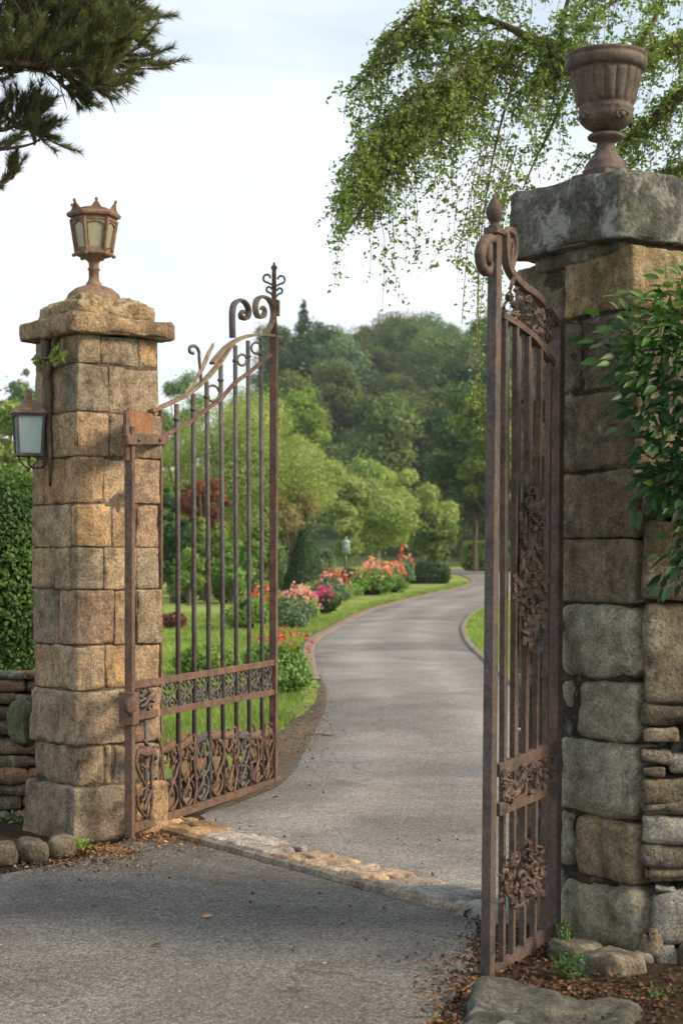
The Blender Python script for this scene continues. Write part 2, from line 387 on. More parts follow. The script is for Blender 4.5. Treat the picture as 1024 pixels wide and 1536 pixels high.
def crown_obj(name, puffs, n, size, mat, parent, rg, shell=.45, aspect=.6, up=.35):
    P,N,T=puff_cloud(puffs,n,rg,shell,up); V,Fc,T=leaves(P,N,size,T,aspect,rg=rg)
    return np_mesh(name,V,Fc,T,mat,parent)
def trunk_obj(parent, h, r, mat=BARK, limbs=(), lean=0.0, base=-.3):
    mb=MB(); k=6; pts=[(lean*(i/k)**2+.03*h*noise.noise(Vector((i*.7,h,2))),.03*h*noise.noise(Vector((i*.7,h,8))),base+(h-base)*i/k) for i in range(k+1)]
    mb.sweep(pts,[r*(1.25-.75*i/k)*(1.25 if i==0 else 1) for i in range(k+1)],8)
    for (x,y,z) in limbs:
        s=Vector(pts[3]); e=Vector((x,y,z)); m=(s+e)/2+Vector((0,0,-.1*h*.3))
        mb.sweep([s,m,e],[r*.45,r*.3,r*.1],6)
    return mb.build('trunk',mat,parent)
def tree(name,label,cat,base,w,h0,h1,npuff,nleaf,size,mat,group=None,shape='round',pr=.3,seed=1,trunk_r=.12,bark=BARK,zsq=.8,extra=(),shell=.45,aspect=.6,squash_x=1.0):
    rg=np.random.default_rng(seed); root=thing(name,label,cat,base,group)
    pf=make_puffs(w,h0,h1,npuff,rg,pr,shape,zsq)
    if squash_x!=1: pf=[((p[0][0]*squash_x,p[0][1],p[0][2]),p[1],p[2]) for p in pf]
    pf+=list(extra)
    crown_obj('crown',pf,nleaf,size,mat,root,rg,shell,aspect)
    limbs=[pf[i][0] for i in range(0,min(len(pf),12),2)] if shape=='round' else []
    trunk_obj(root,h0+(h1-h0)*(.45 if shape=='round' else .92),trunk_r,bark,limbs)
    return root

# ================================================================== SETTING
# ground sheet
xs=sorted(set([-260,-200,-150,-110,-80,-60,-45,-35,-25,-18,-12,-8,-5,-3,-1.5,0,1.5,3,5,8,12,18,25,35,45,60,80,110,150,200,260]))
ys=[-30,-10,0,4,7,9,10.5,12]+[12+2.5*i for i in range(1,40)]+[115+8*i for i in range(42)]
mb=MB(); vs=[(x,y,gh(x,y)-.0) for y in ys for x in xs]; nx=len(xs)
fs=[(j*nx+i,j*nx+i+1,(j+1)*nx+i+1,(j+1)*nx+i) for j in range(len(ys)-1) for i in range(nx-1) if ys[j]<112]
mb.add(vs,fs,(1,1,1),True); tag(mb.build('ground',GRASS),kind='structure')
mb=MB(); fs=[(j*nx+i,j*nx+i+1,(j+1)*nx+i+1,(j+1)*nx+i) for j in range(len(ys)-1) for i in range(nx-1) if ys[j]>=112]
mb.add(vs,fs,(1,1,1),True); tag(mb.build('hillside',HILLG),kind='structure')

def interp(tab,y):
    for (y0,a),(y1,b) in zip(tab,tab[1:]):
        if y<=y1:
            t=max(0,(y-y0)/(y1-y0)); return a+(b-a)*t
    return tab[-1][1]
def smooth_tab(tab):
    out=[]; n=len(tab)
    for i in range(n-1):
        y0,p0=tab[max(i-1,0)];y1,p1=tab[i];y2,p2=tab[i+1];y3,p3=tab[min(i+2,n-1)]
        m1=(p2-p0)/max(y2-y0,1e-6); m2=(p3-p1)/max(y3-y1,1e-6); h=y2-y1
        for k in range(6):
            t=k/6; out.append((y1+h*t,(2*t**3-3*t*t+1)*p1+(t**3-2*t*t+t)*h*m1+(-2*t**3+3*t*t)*p2+(t**3-t*t)*h*m2))
    out.append(tab[-1]); return out
LE=smooth_tab([(7.2,.93),(8,.37),(9,-.33),(10.1,-1.1),(11,-.75),(12,-.47),(13.4,-.36),(18.5,-.19),(23.4,-.36),(27,-.44),(30,-.37),(33,-.14),(42.8,.85),(54.5,2.85),(65,4.85),(75,6.0),(89,6.3),(97,5.6),(103,4.0),(107,1.0)])
RE=smooth_tab([(7.2,2.0),(10,2.0),(18,2.05),(24.7,2.08),(29,2.15),(33.1,2.36),(37.4,2.75),(42.8,3.47),(50,4.9),(60,7.0),(72,8.8),(84,9.6),(95,9.6),(103,9.0),(107,8)])
yr=[7.2+.4*i for i in range(30)]+[19.2+1.0*i for i in range(88)]
mb=MB(); K=30; vs=[]
for y in yr:
    a,b=interp(LE,y),interp(RE,y)
    for k in range(K+1):
        x=a+(b-a)*k/K; vs.append((x,y,gh(x,y)+.004+.03*math.sin(math.pi*k/K)*min(1,max(0,(y-12)/6))))
for k in range(K):
    u=(k+.5)/K; tr_=.86+.22*max(math.exp(-((u-.27)/.1)**2),math.exp(-((u-.7)/.1)**2))-.1*math.exp(-(min(u,1-u)/.05)**2)
    mb.add([],[],(1,1,1)); base_=0
    for j in range(len(yr)-1):
        mb.f.append((j*(K+1)+k,j*(K+1)+k+1,(j+1)*(K+1)+k+1,(j+1)*(K+1)+k)); q_=tr_*(1+.04*noise.noise(Vector((u*9,yr[j]*.8,0)))); mb.t.append((q_,q_,q_)); mb.sm.append(True)
mb.v=[tuple(p) for p in vs]
tag(mb.build('driveway',ASPL),kind='structure')
# low kerbs either side
def kerb(tab,y0,y1,side,w,h,tint):
    mb=MB(); y=y0; P=[]
    while y<=y1: x=interp(tab,y); P.append(Vector((x,y,gh(x,y)))); y+=.5 if y<45 else 1.2
    prof=[(0,-.02),(0,h*.75),(.2*w,h),(.8*w,h*1.02),(w,h*.8),(w,-.02)]; vs=[]
    for i,p in enumerate(P):
        d=(P[min(i+1,len(P)-1)]-P[max(0,i-1)]).normalized(); nrm=Vector((d.y,-d.x,0))*side
        j=.015*noise.noise(p*1.7); 
        for a,b in prof: vs.append(p+nrm*(a+j)+Vector((0,0,b+.01*noise.noise(p*2.3+Vector((a*9,0,0))))))
    n=len(prof); mb.add(vs,[(i*n+k,i*n+k+1,(i+1)*n+k+1,(i+1)*n+k) for i in range(len(P)-1) for k in range(n-1)],tint,True)
    tag(mb.build('kerb',KERB),kind='structure')
kerb(LE,21,104,-1,.22,.03,(.25,.185,.145))
kerb(RE,17,60,1,.1,.035,(.24,.2,.16))
# threshold front road
def poly(name,pts,z,mat,jag=0,sub=6):
    out=[]; n=len(pts)
    for i in range(n):
        a,b=Vector(pts[i]),Vector(pts[(i+1)%n])
        for k in range(sub):
            p=a+(b-a)*k/sub
            if jag: p=p+Vector((noise.noise(Vector((p.x*4,p.y*4,1))),noise.noise(Vector((p.x*4,p.y*4,7)))))*jag
            out.append((p.x,p.y,z))
    mb=MB(); mb.add(out,[tuple(range(len(out)))]); return tag(mb.build(name,mat),kind='structure')
def g2(px,py): p=G(px,py); return (p.x,p.y)
poly('road',[(-14,-12),(3.2,-12),(1.2,2.5),(.62,4.6),g2(640,1536),g2(668,1508),g2(690,1478),g2(704,1448),g2(712,1415),g2(716,1383),g2(640,1362),g2(520,1330),g2(400,1298),g2(300,1266),g2(245,1250),g2(190,1262),g2(110,1294),g2(0,1316),(-3.2,7.6),(-8,6.2),(-14,5)],.011,ASPH,.03)
# soil beds
poly('soil_bed',[(-14,6),(-3.2,7.4),g2(0,1322),g2(110,1300),g2(190,1275),g2(250,1262),g2(300,1240),(-.9,11),(-.44,12.1),(-.32,13.6),(-.1,15),(-.03,16.5),(-.14,18.5),(-.2,21),(-.5,20.8),(-.6,18),(-.9,14.6),(-1.6,13.2),(-3.5,12.0),(-14,12.2)],.0045,SOIL,.08)
poly('soil_bed',[g2(655,1345),g2(655,1392),g2(700,1410),g2(690,1470),g2(630,1560),(.5,4.2),(1,2.2),(12,2.2),(12,8.2),(2.1,8.2),(1.6,7.9),(1.0,7.75)],.0075,SOIL,.04)

mb=MB(); vs=[]; SW=[(10.5,.7),(12,.55),(13,.42),(15.3,.36),(17.7,.14),(20,.08),(22,.03)]; yy=[10.5+.15*i for i in range(77)]
for y in yy:
    a=interp(LE,y)+.03; wd=interp(SW,y)+.05*noise.noise(Vector((y*1.5,0,0)))+.03*noise.noise(Vector((y*6,3,0)))
    for k in range(5): x=a-wd*k/4; vs.append((x,y,gh(x,y)+.006+.004*math.sin(math.pi*k/4)))
mb.add(vs,[(j*5+k+1,j*5+k,(j+1)*5+k,(j+1)*5+k+1) for j in range(len(yy)-1) for k in range(4)],(1,1,1),True); tag(mb.build('soil_bed',MULCH),kind='structure')

# paving strip of flat stones
mb=MB()
A=Vector(g2(252,1229)); B=Vector(g2(735,1354)); d=(B-A); Lt=d.length; d.normalize(); nb=Vector((d.y,-d.x)) ; nb=nb if nb.y<0 else -nb
tan=[(.42,.3,.19),(.38,.26,.15),(.45,.36,.28),(.4,.38,.36),(.44,.37,.3),(.36,.35,.34)]

def slab(mb,q,h,tint,na=14,nc=10):
    sd=R.random()*50; vs=[]; E=lambda t:t+.07*math.sin(2*math.pi*t)*-1
    for i in range(na+1):
        for k in range(nc+1):
            u=E(i/na); v=E(k/nc); p=(q[0]*(1-u)+q[1]*u)*(1-v)+(q[3]*(1-u)+q[2]*u)*v
            e=min(u,1-u)*2.2; f=min(v,1-v)*1.6; z=h*min(1,(min(e,f)*7))**.5+.008*noise.noise(Vector((p.x*7+sd,p.y*7,0)))+.005*noise.noise(Vector((p.x*22,p.y*22,sd)))
            j=.012*noise.noise(Vector((p.x*9,p.y*9,sd))) if 0<i<na else 0; vs.append((p.x,p.y+j+.014*math.sin(u*7+sd)*u*(1-u)*3,z if 0<i<na and 0<k<nc else .006))
    mb.add(vs,[(i*(nc+1)+k,i*(nc+1)+k+1,(i+1)*(nc+1)+k+1,(i+1)*(nc+1)+k) for i in range(na) for k in range(nc)],tint,True)
XW=.37; y=A.y; i=0; kx=(B.x-A.x)/(B.y-A.y)
back=lambda yy_: Vector((A.x+(yy_-A.y)*kx,yy_)); front=lambda yy_: back(yy_)-Vector((XW,0))
slp=.12
while y>B.y-.3:
    dy=R.uniform(.14,.25); t0=(A.y-y)/(A.y-B.y); sln=R.uniform(.06,.17)
    if t0>.91: dy=.34
    kk=R.uniform(.85,1.15); col=(.36,.24,.13) if t0<.28 else (.36,.32,.28) if t0<.5 else R.choice([(.4,.29,.2),(.38,.31,.25)]) if t0<.91 else (.31,.3,.285)
    col=tuple(c_*kk for c_ in col); g_=.026
    q=[front(y-g_),back(y-g_+slp),back(y-dy+g_+sln),front(y-dy+g_)]
    if R.random()<.35 and t0<.86:
        f=R.uniform(.35,.65); m0=q[0].lerp(q[1],f-.1); m1=q[3].lerp(q[2],f+.12); o_=Vector((.016,0))
        slab(mb,[q[0],m0-o_,m1-o_,q[3]],.058+R.uniform(-.006,.004),col); slab(mb,[m0+o_,q[1],q[2],m1+o_],.058+R.uniform(-.006,.004),tuple(c_*.88 for c_ in col))
    else: slab(mb,q,.058+R.uniform(-.006,.004),col)
    y-=dy; slp=sln; i+=1
P0=front(A.y)+Vector((.0,0)); P1=front(B.y-.35)
for sgm in range(24):
    a_=P0.lerp(P1,sgm/24); b_=P0.lerp(P1,(sgm+1)/24); t0=sgm/24; cc_=(.27,.18,.1) if t0<.3 else (.25,.21,.165)
    w_=.03
    mb.add([(a_.x-w_,a_.y,.0),(b_.x-w_,b_.y,.0),(b_.x-w_*.7,b_.y,.036),(a_.x-w_*.7,a_.y,.036),(b_.x+.02,b_.y,.05),(a_.x+.02,a_.y,.05)],[(0,1,2,3),(3,2,4,5)],cc_)
vsq=[A,B,B-Vector((XW,0)),A-Vector((XW,0))]
mb.add([(p.x,p.y,.016) for p in vsq],[(3,2,1,0)],(.035,.028,.02))
tag(mb.build('paving_strip',STONE_P),kind='structure')

# ================================================================== LEFT PILLAR
UP=Vector((0,0,1))
LC=Vector((-1.509,9.55,0)); LR=Vector((.798,.603,0)); LL=Vector((-.603,.798,0)); LS=.532
def along(C,D,px):
    k=(px-512)/F; return (k*C.y-C.x)/(D.x-k*D.y)
def lp_block(mb,a0,a1,b0,b1,z0,z1,tint,out=0.0,**k):
    g=.0028
    a0-=out*(a0<=0); b0-=out*(b0<=0); a1+=out*(a1>=LS-.001); b1+=out*(b1>=LS-.001)
    c=LC+LR*((a0+a1)/2)+LL*((b0+b1)/2)+UP*((z0+z1)/2)
    mb.rock(c,LR,LL,UP,(a1-a0)/2-g,(b1-b0)/2-g,(z1-z0)/2-g,tint=tint,**k)
WT=[(.345,.245,.15),(.29,.225,.15),(.36,.27,.175),(.27,.215,.15),(.35,.24,.14),(.25,.205,.15),(.31,.24,.165),(.3,.21,.145),(.4,.265,.145)]
lz=[2.92,2.746,2.471,2.215,1.944,1.692,1.447,1.126,.870,.549,.313,-.06]
RJ=[[150,209],[163],[164,186],[156,200],[168,203],[155,203],[170,203],[157,200],[190],[157,168],[192]]
LJ=[[97,65],[94,72],[80],[97,68],[108],[108,86],[90],[82],[],[],[]]
pil=thing('stone_pillar','tan granite block pillar with overhanging slab carrying the crowned lantern','pillar',LC)
mb=MB()
for ci in range(11):
    z1,z0=lz[ci],lz[ci+1]
    ra=[along(LC,LR,p) for p in RJ[ci]]+[LS]; lb=[along(LC,LL,p) for p in LJ[ci]]+[LS]
    ca=ra[0] ; cb=lb[0]
    out=.012+(.035 if ci==10 else .012 if ci==8 else 0)+R.uniform(-.004,.01)
    base=dict(r=.011,amp=.0065,step=.022,fr=13,warp=.007)
    if ci>=8: base=dict(r=.02,amp=.01,step=.025,fr=9,warp=.01)
    lp_block(mb,0,ca,0,cb,z0,z1,WT[(ci*4+1)%9],out,**base)
    for j in range(len(ra)-1):
        zz=[(z0,z1)]
        for (q0,q1) in zz: lp_block(mb,ra[j],ra[j+1],0,.2,q0,q1,R.choice(WT),out+R.uniform(-.01,.006),**base)
    for j in range(len(lb)-1):
        lp_block(mb,0,.2,lb[j],lb[j+1],z0,z1,R.choice(WT),out+R.uniform(-.01,.006),**base)
# hidden faces and mortar core
c=LC+LR*(LS/2)+LL*(LS/2)+UP*1.44
mb.box(c,LR,LL,UP,LS/2-.003,LS/2-.003,1.475,(.13,.1,.07))
z=-.02
while z<2.8:
    h=R.uniform(.2,.3); h=min(h,2.915-z)
    for (a0,a1,b0,b1) in ((.22,LS,LS-.2,LS),(LS-.18,LS,.21,LS-.21)):
        lp_block(mb,a0,a1,b0,b1,z,z+h,R.choice(WT),.012,r=.014,amp=.006,step=.06)
    z+=h
mb.build('shaft',STONE_W,pil)
mb=MB(); o=.078
cs=LC+LR*(LS/2)+LL*(LS/2)
mb.rock(cs+UP*2.975,LR,LL,UP,LS/2+o,LS/2+o,.055,r=.02,amp=.009,step=.028,tint=(.28,.2,.125),fr=9,warp=.008)
mb.build('cap_slab',STONE_W,pil)
mb=MB()
mb.rock(cs+UP*3.075,LR,LL,UP,LS/2-.002,LS/2-.002,.055,r=.03,amp=.016,step=.022,tint=(.33,.24,.13),fr=18)
mb.rock(cs+UP*3.13,LR,LL,UP,.2,.2,.035,r=.03,amp=.02,step=.022,tint=(.33,.24,.13),fr=18)
mb.build('crumbled_top_block',STONE_T,pil)
shift(pil,LC)
# crowned lantern on top
lc=Vector((cs.x-.015,cs.y,3.15))
lan=thing('lantern','rusty brown six sided lantern with crown points on the tan pillar','lantern',lc)
mb=MB(); mb.lathe(lc,[(.0,-.02),(.17,-.02),(.165,.015),(.15,.05),(.11,.082),(.06,.1),(.045,.108),(.045,.118),(.034,.128),(.03,.15),(.03,.19),(.037,.195),(.037,.203),(.03,.208),(.03,.235),(.04,.25),(.07,.268),(.1,.285),(.1,.29),(.0,.29)],36); mb.build('pedestal',BRONZE,lan)
def hexp(r,z,k,rot=.25): a=math.pi/3*k+rot; return lc+Vector((math.cos(a)*r,math.sin(a)*r,z))
mb=MB()
mb.lathe(lc,[(.0,.275),(.108,.277),(.116,.285),(.116,.297),(.104,.302),(.102,.325),(.0,.325)],6,rot=.25,smooth=False)
mb.lathe(lc,[(.12,.475),(.137,.48),(.137,.5),(.158,.507),(.163,.52),(.155,.533),(.1,.54),(0,.545)],6,rot=.25,smooth=False)
for k in range(6):
    mb.sweep([hexp(.106,.3,k),hexp(.136,.49,k)],.0105,4,smooth=False)
    a,b=hexp(.104,.33,k),hexp(.104,.33,k+1); c,d2=hexp(.13,.466,k),hexp(.13,.466,k+1)
    for f in (.12,.88):
        mb.sweep([a.lerp(b,f),c.lerp(d2,f)],.006,4,smooth=False)
    # arch under the head of each pane
    arc=[c.lerp(d2,.1+.8*t/8)+UP*(-.012+.018*math.sin(math.pi*t/8)) for t in range(9)]
    mb.sweep(arc,.006,4)
    # little knobs at the foot
    mb.lathe(hexp(.118,.268,k),[(0,0),(.01,.004),(.013,.012),(.01,.02),(0,.022)],8)
frl=mb.build('frame',BRONZE,lan)
for k in range(6):
    mb=MB(); a,b,c,d2=hexp(.1,.325,k),hexp(.1,.325,k+1),hexp(.129,.478,k+1),hexp(.129,.478,k)
    cen=lc+UP*.4; nrm=((a+b+c+d2)/4-cen); nrm.z=0; nrm.normalize(); q=nrm*.004
    mb.add([a,b,c,d2,a-q,b-q,c-q,d2-q],[(0,1,2,3),(7,6,5,4),(0,4,5,1),(3,2,6,7)]); mb.build('glass_pane',GLASS1,frl)
mb=MB()
for k in range(6):
    a=math.pi/3*(k+.5)+.25
    for sgn in(0,):
        n2=Vector((math.cos(a),math.sin(a),0)); tt=Vector((-n2.y,n2.x,0)); c=lc+n2*.132+UP*.528
        pts=[c-tt*.072,c-tt*.03+UP*.022,c+UP*.062+n2*.012,c+tt*.03+UP*.022,c+tt*.072]
        front=[p for p in pts]; back=[p-n2*.012 for p in pts]; V=front+back
        mb.add(V,[(4,3,2,1,0),(5,6,7,8,9)]+[(i,i+1,i+6,i+5) for i in range(4)])
        mb.lathe(c+UP*.055+n2*.008,[(0,0),(.009,.004),(.01,.01),(.005,.018),(0,.022)],8)
mb.lathe(lc,[(.12,.535),(.09,.56),(.05,.57),(0,.572)],12)
mb.build('crown_top',BRONZE,lan)
mb=MB(); p=hexp(.11,.3,5); mb.sweep([p,p+Vector((.03,-.01,.012)),p+Vector((.045,-.01,-.004))],.004,5); mb.lathe(p+Vector((.047,-.01,-.016)),[(0,0),(.008,.003),(.008,.012),(0,.016)],8); mb.build('catch',BRONZE,lan)
shift(lan,lc)
# wall lantern
wl=Vector((-1.834,9.781,2.24))
wlt=thing('wall_lantern','dark metal lantern with greenish glass and peaked roof on the side of the tan pillar','lantern',wl)
ang=.35
def wp(x,y,z): return wl+Vector((math.cos(ang)*x-math.sin(ang)*y,math.sin(ang)*x+math.cos(ang)*y,z))
wx=Vector((math.cos(ang),math.sin(ang),0)); wy=Vector((-math.sin(ang),math.cos(ang),0))
mb=MB()
for i in(-1,1):
    for j in(-1,1): mb.bar(wp(.066*i,.066*j,0),wp(.078*i,.078*j,.225),wx,.014,.014)
mb.box(wp(0,0,-.004),wx,wy,UP,.078,.078,.008); mb.box(wp(0,0,.228),wx,wy,UP,.088,.088,.007)
frw=mb.build('frame',GUN,wlt)
mb=MB()
mb.lathe(wp(0,0,.235),[(.14,0),(.14,.006),(.075,.05),(.045,.078),(.03,.085),(.03,.09),(.026,.11),(.022,.135),(.018,.145),(0,.147)],4,rot=ang+math.pi/4,smooth=False)
mb.build('roof',BRONZE,wlt)
for i,(ux,uy) in enumerate(((wx,wy),(wx*-1,wy),(wy,wx),(wy*-1,wx))):
    mb=MB(); c0=wl+ux*.062; c1=wl+ux*.072
    mb.add([c0-uy*.06+UP*.004,c0+uy*.06+UP*.004,c1+uy*.07+UP*.22,c1-uy*.07+UP*.22],[(0,1,2,3)]); mb.build('glass_pane',GLASS2,frw)
mb=MB(); nL=Vector((-.798,-.603,0))
wall_pt=wl-nL*.13
mb.box(wall_pt+UP*.0+nL*.004,LL,nL,UP,.03,.008,.07)
mb.sweep([wall_pt+UP*-.02,wl-nL*.09+UP*-.075,wl-nL*.03+UP*-.08,wl+UP*-.06,wl+UP*-.01],.008,6)
for sg in(-1,1):
    mb.sweep([wl+UP*-.085,wl+wx*sg*.03+UP*-.065,wl+wx*sg*.055+UP*-.04,wl+wx*sg*.06+UP*-.01],.005,6)
mb.lathe(wl+UP*-.105,[(0,0),(.008,.006),(.01,.014),(.004,.024),(0,.026)],8)
mb.build('bracket',GUN,wlt)
shift(wlt,wl)

# old vine stem on the left face
vp=thing('vine_stem','dead climbing stem with one leafy sprig on the shaded side of the tan pillar','climber',LC)
mb=MB()
def lf(b,z,o=.02): return LC+LL*b-LR*o+UP*z
mb.sweep([lf(.34,2.93,.03),lf(.33,2.8,.035),lf(.3,2.6,.03),lf(.31,2.4,.025),lf(.28,2.25,.03),lf(.3,2.05,.022)],[.03,.026,.022,.02,.016,.006],7)
mb.sweep([lf(.2,2.94,.03),lf(.24,2.84,.03),lf(.29,2.72,.04),lf(.33,2.6,.03)],[.02,.018,.016,.01],7)
mb.sweep([lf(.44,2.8,.03),lf(.3,2.8,.06),lf(.15,2.79,.055),lf(.05,2.81,.05)],[.004,.008,.008,.003],6)
mb.build('stem',BARK,vp)
n=46; P=np.array([[*(lf(R.gauss(.1,.045),2.81+R.gauss(0,.03),.06+R.random()*.03))] if i<34 else [*(lf(R.gauss(.44,.04),2.79+R.gauss(0,.02),.04))] for i in range(n)]); N=rng.normal(size=(n,3))+np.array([-.8,-1,.3])
V,Fc,T=leaves(P,N,.045,rng.random(n)*.6+.4,.7); np_mesh('leaves',V,Fc,T,L_MID,vp)
shift(vp,LC)

# ================================================================== RIGHT PILLAR
RC=Vector(((948-512)/F*6.75,6.75,0)); RL=Vector((-.569,.822,0)); RR=Vector((.822,.569,0)); RN=Vector((-.822,-.569,0))
RLEN=.69
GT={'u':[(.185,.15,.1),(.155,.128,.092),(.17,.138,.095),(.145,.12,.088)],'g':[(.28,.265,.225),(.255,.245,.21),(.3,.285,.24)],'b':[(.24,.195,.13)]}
rp=thing('stone_pillar','tall mossy grey block pillar with massive lichened capstone behind the narrow gate leaf','pillar',RC)
mb=MB()
def rp_block(px0,px1,y0,y1,tint,out=0,depth=.2,**k):
    a1=along(RC,RL,px0); a0=along(RC,RL,px1)
    Y=6.95; z1=HC-(y0-HY)/F*Y; z0=HC-(y1-HY)/F*Y
    g=.004; c=RC+RL*((a0+a1)/2)+RR*(depth/2-out/2)+UP*((z0+z1)/2)
    mb.rock(c,RL,RR,UP,abs(a1-a0)/2-g,(depth+out)/2,(z1-z0)/2-g,tint=tint,**k)
pb=dict(r=.014,amp=.008,step=.025,fr=11,warp=.008); rb=dict(r=.035,amp=.012,step=.03,fr=9,warp=.01)
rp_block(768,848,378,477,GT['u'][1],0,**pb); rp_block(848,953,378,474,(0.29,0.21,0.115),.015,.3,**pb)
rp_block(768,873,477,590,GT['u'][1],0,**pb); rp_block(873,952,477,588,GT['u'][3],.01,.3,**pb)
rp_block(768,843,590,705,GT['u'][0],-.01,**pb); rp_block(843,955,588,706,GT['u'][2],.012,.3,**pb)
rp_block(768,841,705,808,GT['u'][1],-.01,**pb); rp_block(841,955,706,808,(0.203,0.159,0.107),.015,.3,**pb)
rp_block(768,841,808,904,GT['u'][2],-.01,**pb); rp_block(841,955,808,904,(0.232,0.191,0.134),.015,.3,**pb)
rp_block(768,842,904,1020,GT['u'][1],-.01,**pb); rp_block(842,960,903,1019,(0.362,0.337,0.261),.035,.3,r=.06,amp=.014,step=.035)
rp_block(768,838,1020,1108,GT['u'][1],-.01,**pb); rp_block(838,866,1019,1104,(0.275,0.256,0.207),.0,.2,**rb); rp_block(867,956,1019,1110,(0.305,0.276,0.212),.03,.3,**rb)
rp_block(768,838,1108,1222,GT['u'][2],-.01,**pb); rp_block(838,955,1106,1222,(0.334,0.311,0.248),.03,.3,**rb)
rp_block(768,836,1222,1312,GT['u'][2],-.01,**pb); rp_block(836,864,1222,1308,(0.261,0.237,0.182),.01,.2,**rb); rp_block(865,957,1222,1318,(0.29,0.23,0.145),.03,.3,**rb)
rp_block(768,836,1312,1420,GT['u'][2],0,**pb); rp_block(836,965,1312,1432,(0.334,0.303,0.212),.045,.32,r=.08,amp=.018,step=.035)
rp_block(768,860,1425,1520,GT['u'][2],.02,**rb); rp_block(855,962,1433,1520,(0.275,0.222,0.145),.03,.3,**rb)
# right face + hidden faces
z=2.86
for i in range(11):
    h=R.uniform(.22,.31); z0=max(z-h,-.08)
    for (b0,b1) in ((.3,.52),(.52,.74)):
        c=RC+RL*.1+RR*((b0+b1)/2)+UP*((z+z0)/2); mb.rock(c,RL,RR,UP,.11,(b1-b0)/2-.004,(z-z0)/2-.004,tint=R.choice(GT['u']),**pb)
    c=RC+RL*(RLEN-.1)+RR*.45+UP*((z+z0)/2); mb.rock(c,RL,RR,UP,.1,.27,(z-z0)/2-.004,tint=R.choice(GT['u']),r=.02,amp=.008,step=.06)
    z=z0
    if z<=-.07: break
c=RC+RL*(RLEN/2)+RR*.36+UP*1.4
mb.box(c,RL,RR,UP,RLEN/2-.012,.355,1.47,(.06,.05,.035))
mb.build('shaft',STONE_G,rp)
# capstone
mb=MB(); cc=RC+RN*.1+Vector((.569,-.822,0))*.03
cl,cr=.68,.86
c=cc+RL*(cl/2)+RR*(cr/2)
mb.rock(c+UP*3.055,RL,RR,UP,cl/2,cr/2,.142,r=.016,amp=.009,step=.028,tint=(.12,.12,.105),fr=11,warp=.01)
mb.rock(c+UP*2.89,RL,RR,UP,cl/2-.07,cr/2-.07,.04,r=.03,amp=.008,step=.05,tint=(.14,.12,.09),fr=8)
mb.build('capstone',STONE_C,rp)
shift(rp,RC)
# urn
uc=Vector((1.112,7.02,3.197))
urn=thing('urn','weathered brown fluted stone urn standing on the tall capstone','urn',uc)
mb=MB(); mb.box(uc+UP*.02,RL,RR,UP,.1,.1,.02,(1,1,1),.004)
mb.lathe(uc,[(.098,.04),(.098,.055),(.085,.065),(.088,.075),(.07,.1),(.05,.125),(.04,.15),(.037,.172),(.045,.18),(.075,.19),(.078,.2),(.07,.208),(.045,.212),(.04,.22)],40); mb.build('foot',URNM,urn)
mb=MB()
fl=lambda th,z:(.011*abs(math.sin(th*9))**.6-.004 if .33<z<.455 else 0)
mb.lathe(uc,[(.0,.215),(.045,.216),(.06,.225),(.09,.243),(.108,.262),(.116,.283),(.113,.3),(.117,.306),(.114,.313),(.112,.325),(.1135,.329),(.115,.336),(.118,.35),(.125,.38),(.135,.42),(.141,.448),(.142,.454),(.146,.46),(.148,.47),(.155,.472),(.168,.482),(.172,.5),(.172,.515),(.166,.522),(.172,.528),(.172,.54),(.15,.545),(.14,.52),(.1,.5),(0,.49)],144,flute=fl)
mb.build('bowl',URNM,urn)
for k in range(4):
    mb=MB(); a=k*math.pi/2+math.radians(-62); n2=Vector((math.cos(a),math.sin(a),0)); tt=Vector((-n2.y,n2.x,0)); c=uc+n2*.112+UP*.27
    pts=[c+tt*(.03*math.cos(q))+UP*(.02*math.sin(q)) for q in [i*.6 for i in range(8)]]
    mb.sweep(pts,[.007]*8,6)
    mb.rock(c,tt,n2,UP,.014,.012,.012,r=.01,amp=.003,step=.01)
    mb.build('carved_mask',URNM,urn)
shift(urn,uc)

# ================================================================== garden wall on the right (rubble)
GW0=Vector((1.235,6.72,0)); GWD=Vector((.992,-.125,0)).normalized(); GWN=Vector((-.125,-.992,0)).normalized()
gw=thing('rubble_wall','dry laid rubble stone wall running off beside the mossy pillar','wall',GW0)
mb=MB()
rub=[(966,905,1062,1056,'b'),(962,1058,1062,1093,'u'),(958,1093,1012,1122,'b'),(958,1124,1008,1147,'u'),(958,1149,1000,1166,'u'),(1000,1140,1062,1172,'g'),(960,1170,1062,1206,'u'),(958,1207,1062,1230,'u'),(959,1229,1062,1273,'g'),(960,1272,1062,1308,'u'),(962,1306,1062,1336,'b'),(972,1332,1012,1350,'g'),(972,1346,1062,1424,'g'),(958,1396,988,1438,'b'),(948,1434,984,1512,'g'),(983,1424,1024,1522,'g'),(1008,1420,1070,1502,'u'),(966,780,1062,903,'u'),(966,700,1062,778,'u')]
for (x0,y0,x1,y1,k) in rub:
    a0=along(GW0,GWD,x0); a1=along(GW0,GWD,x1); Y=6.6
    z1=HC-(y0-HY)/F*Y; z0=HC-(y1-HY)/F*Y
    big=min(a1-a0,z1-z0)
    c=GW0+GWD*((a0+a1)/2)-GWN*(.1-R.uniform(0,.04)-(.05 if y0>1390 else 0))+UP*((z0+z1)/2)
    rot=R.uniform(-.05,.05); u=(GWD*math.cos(rot)+UP*math.sin(rot)); w=(UP*math.cos(rot)-GWD*math.sin(rot))
    t=R.choice(GT[k]); mb.rock(c,u,GWN,w,(a1-a0)/2-.003,.12,(z1-z0)/2-.003,r=min(.022,big*.25),amp=.013,step=.022,tint=t,warp=.028,fr=8)
a=along(GW0,GWD,1066)
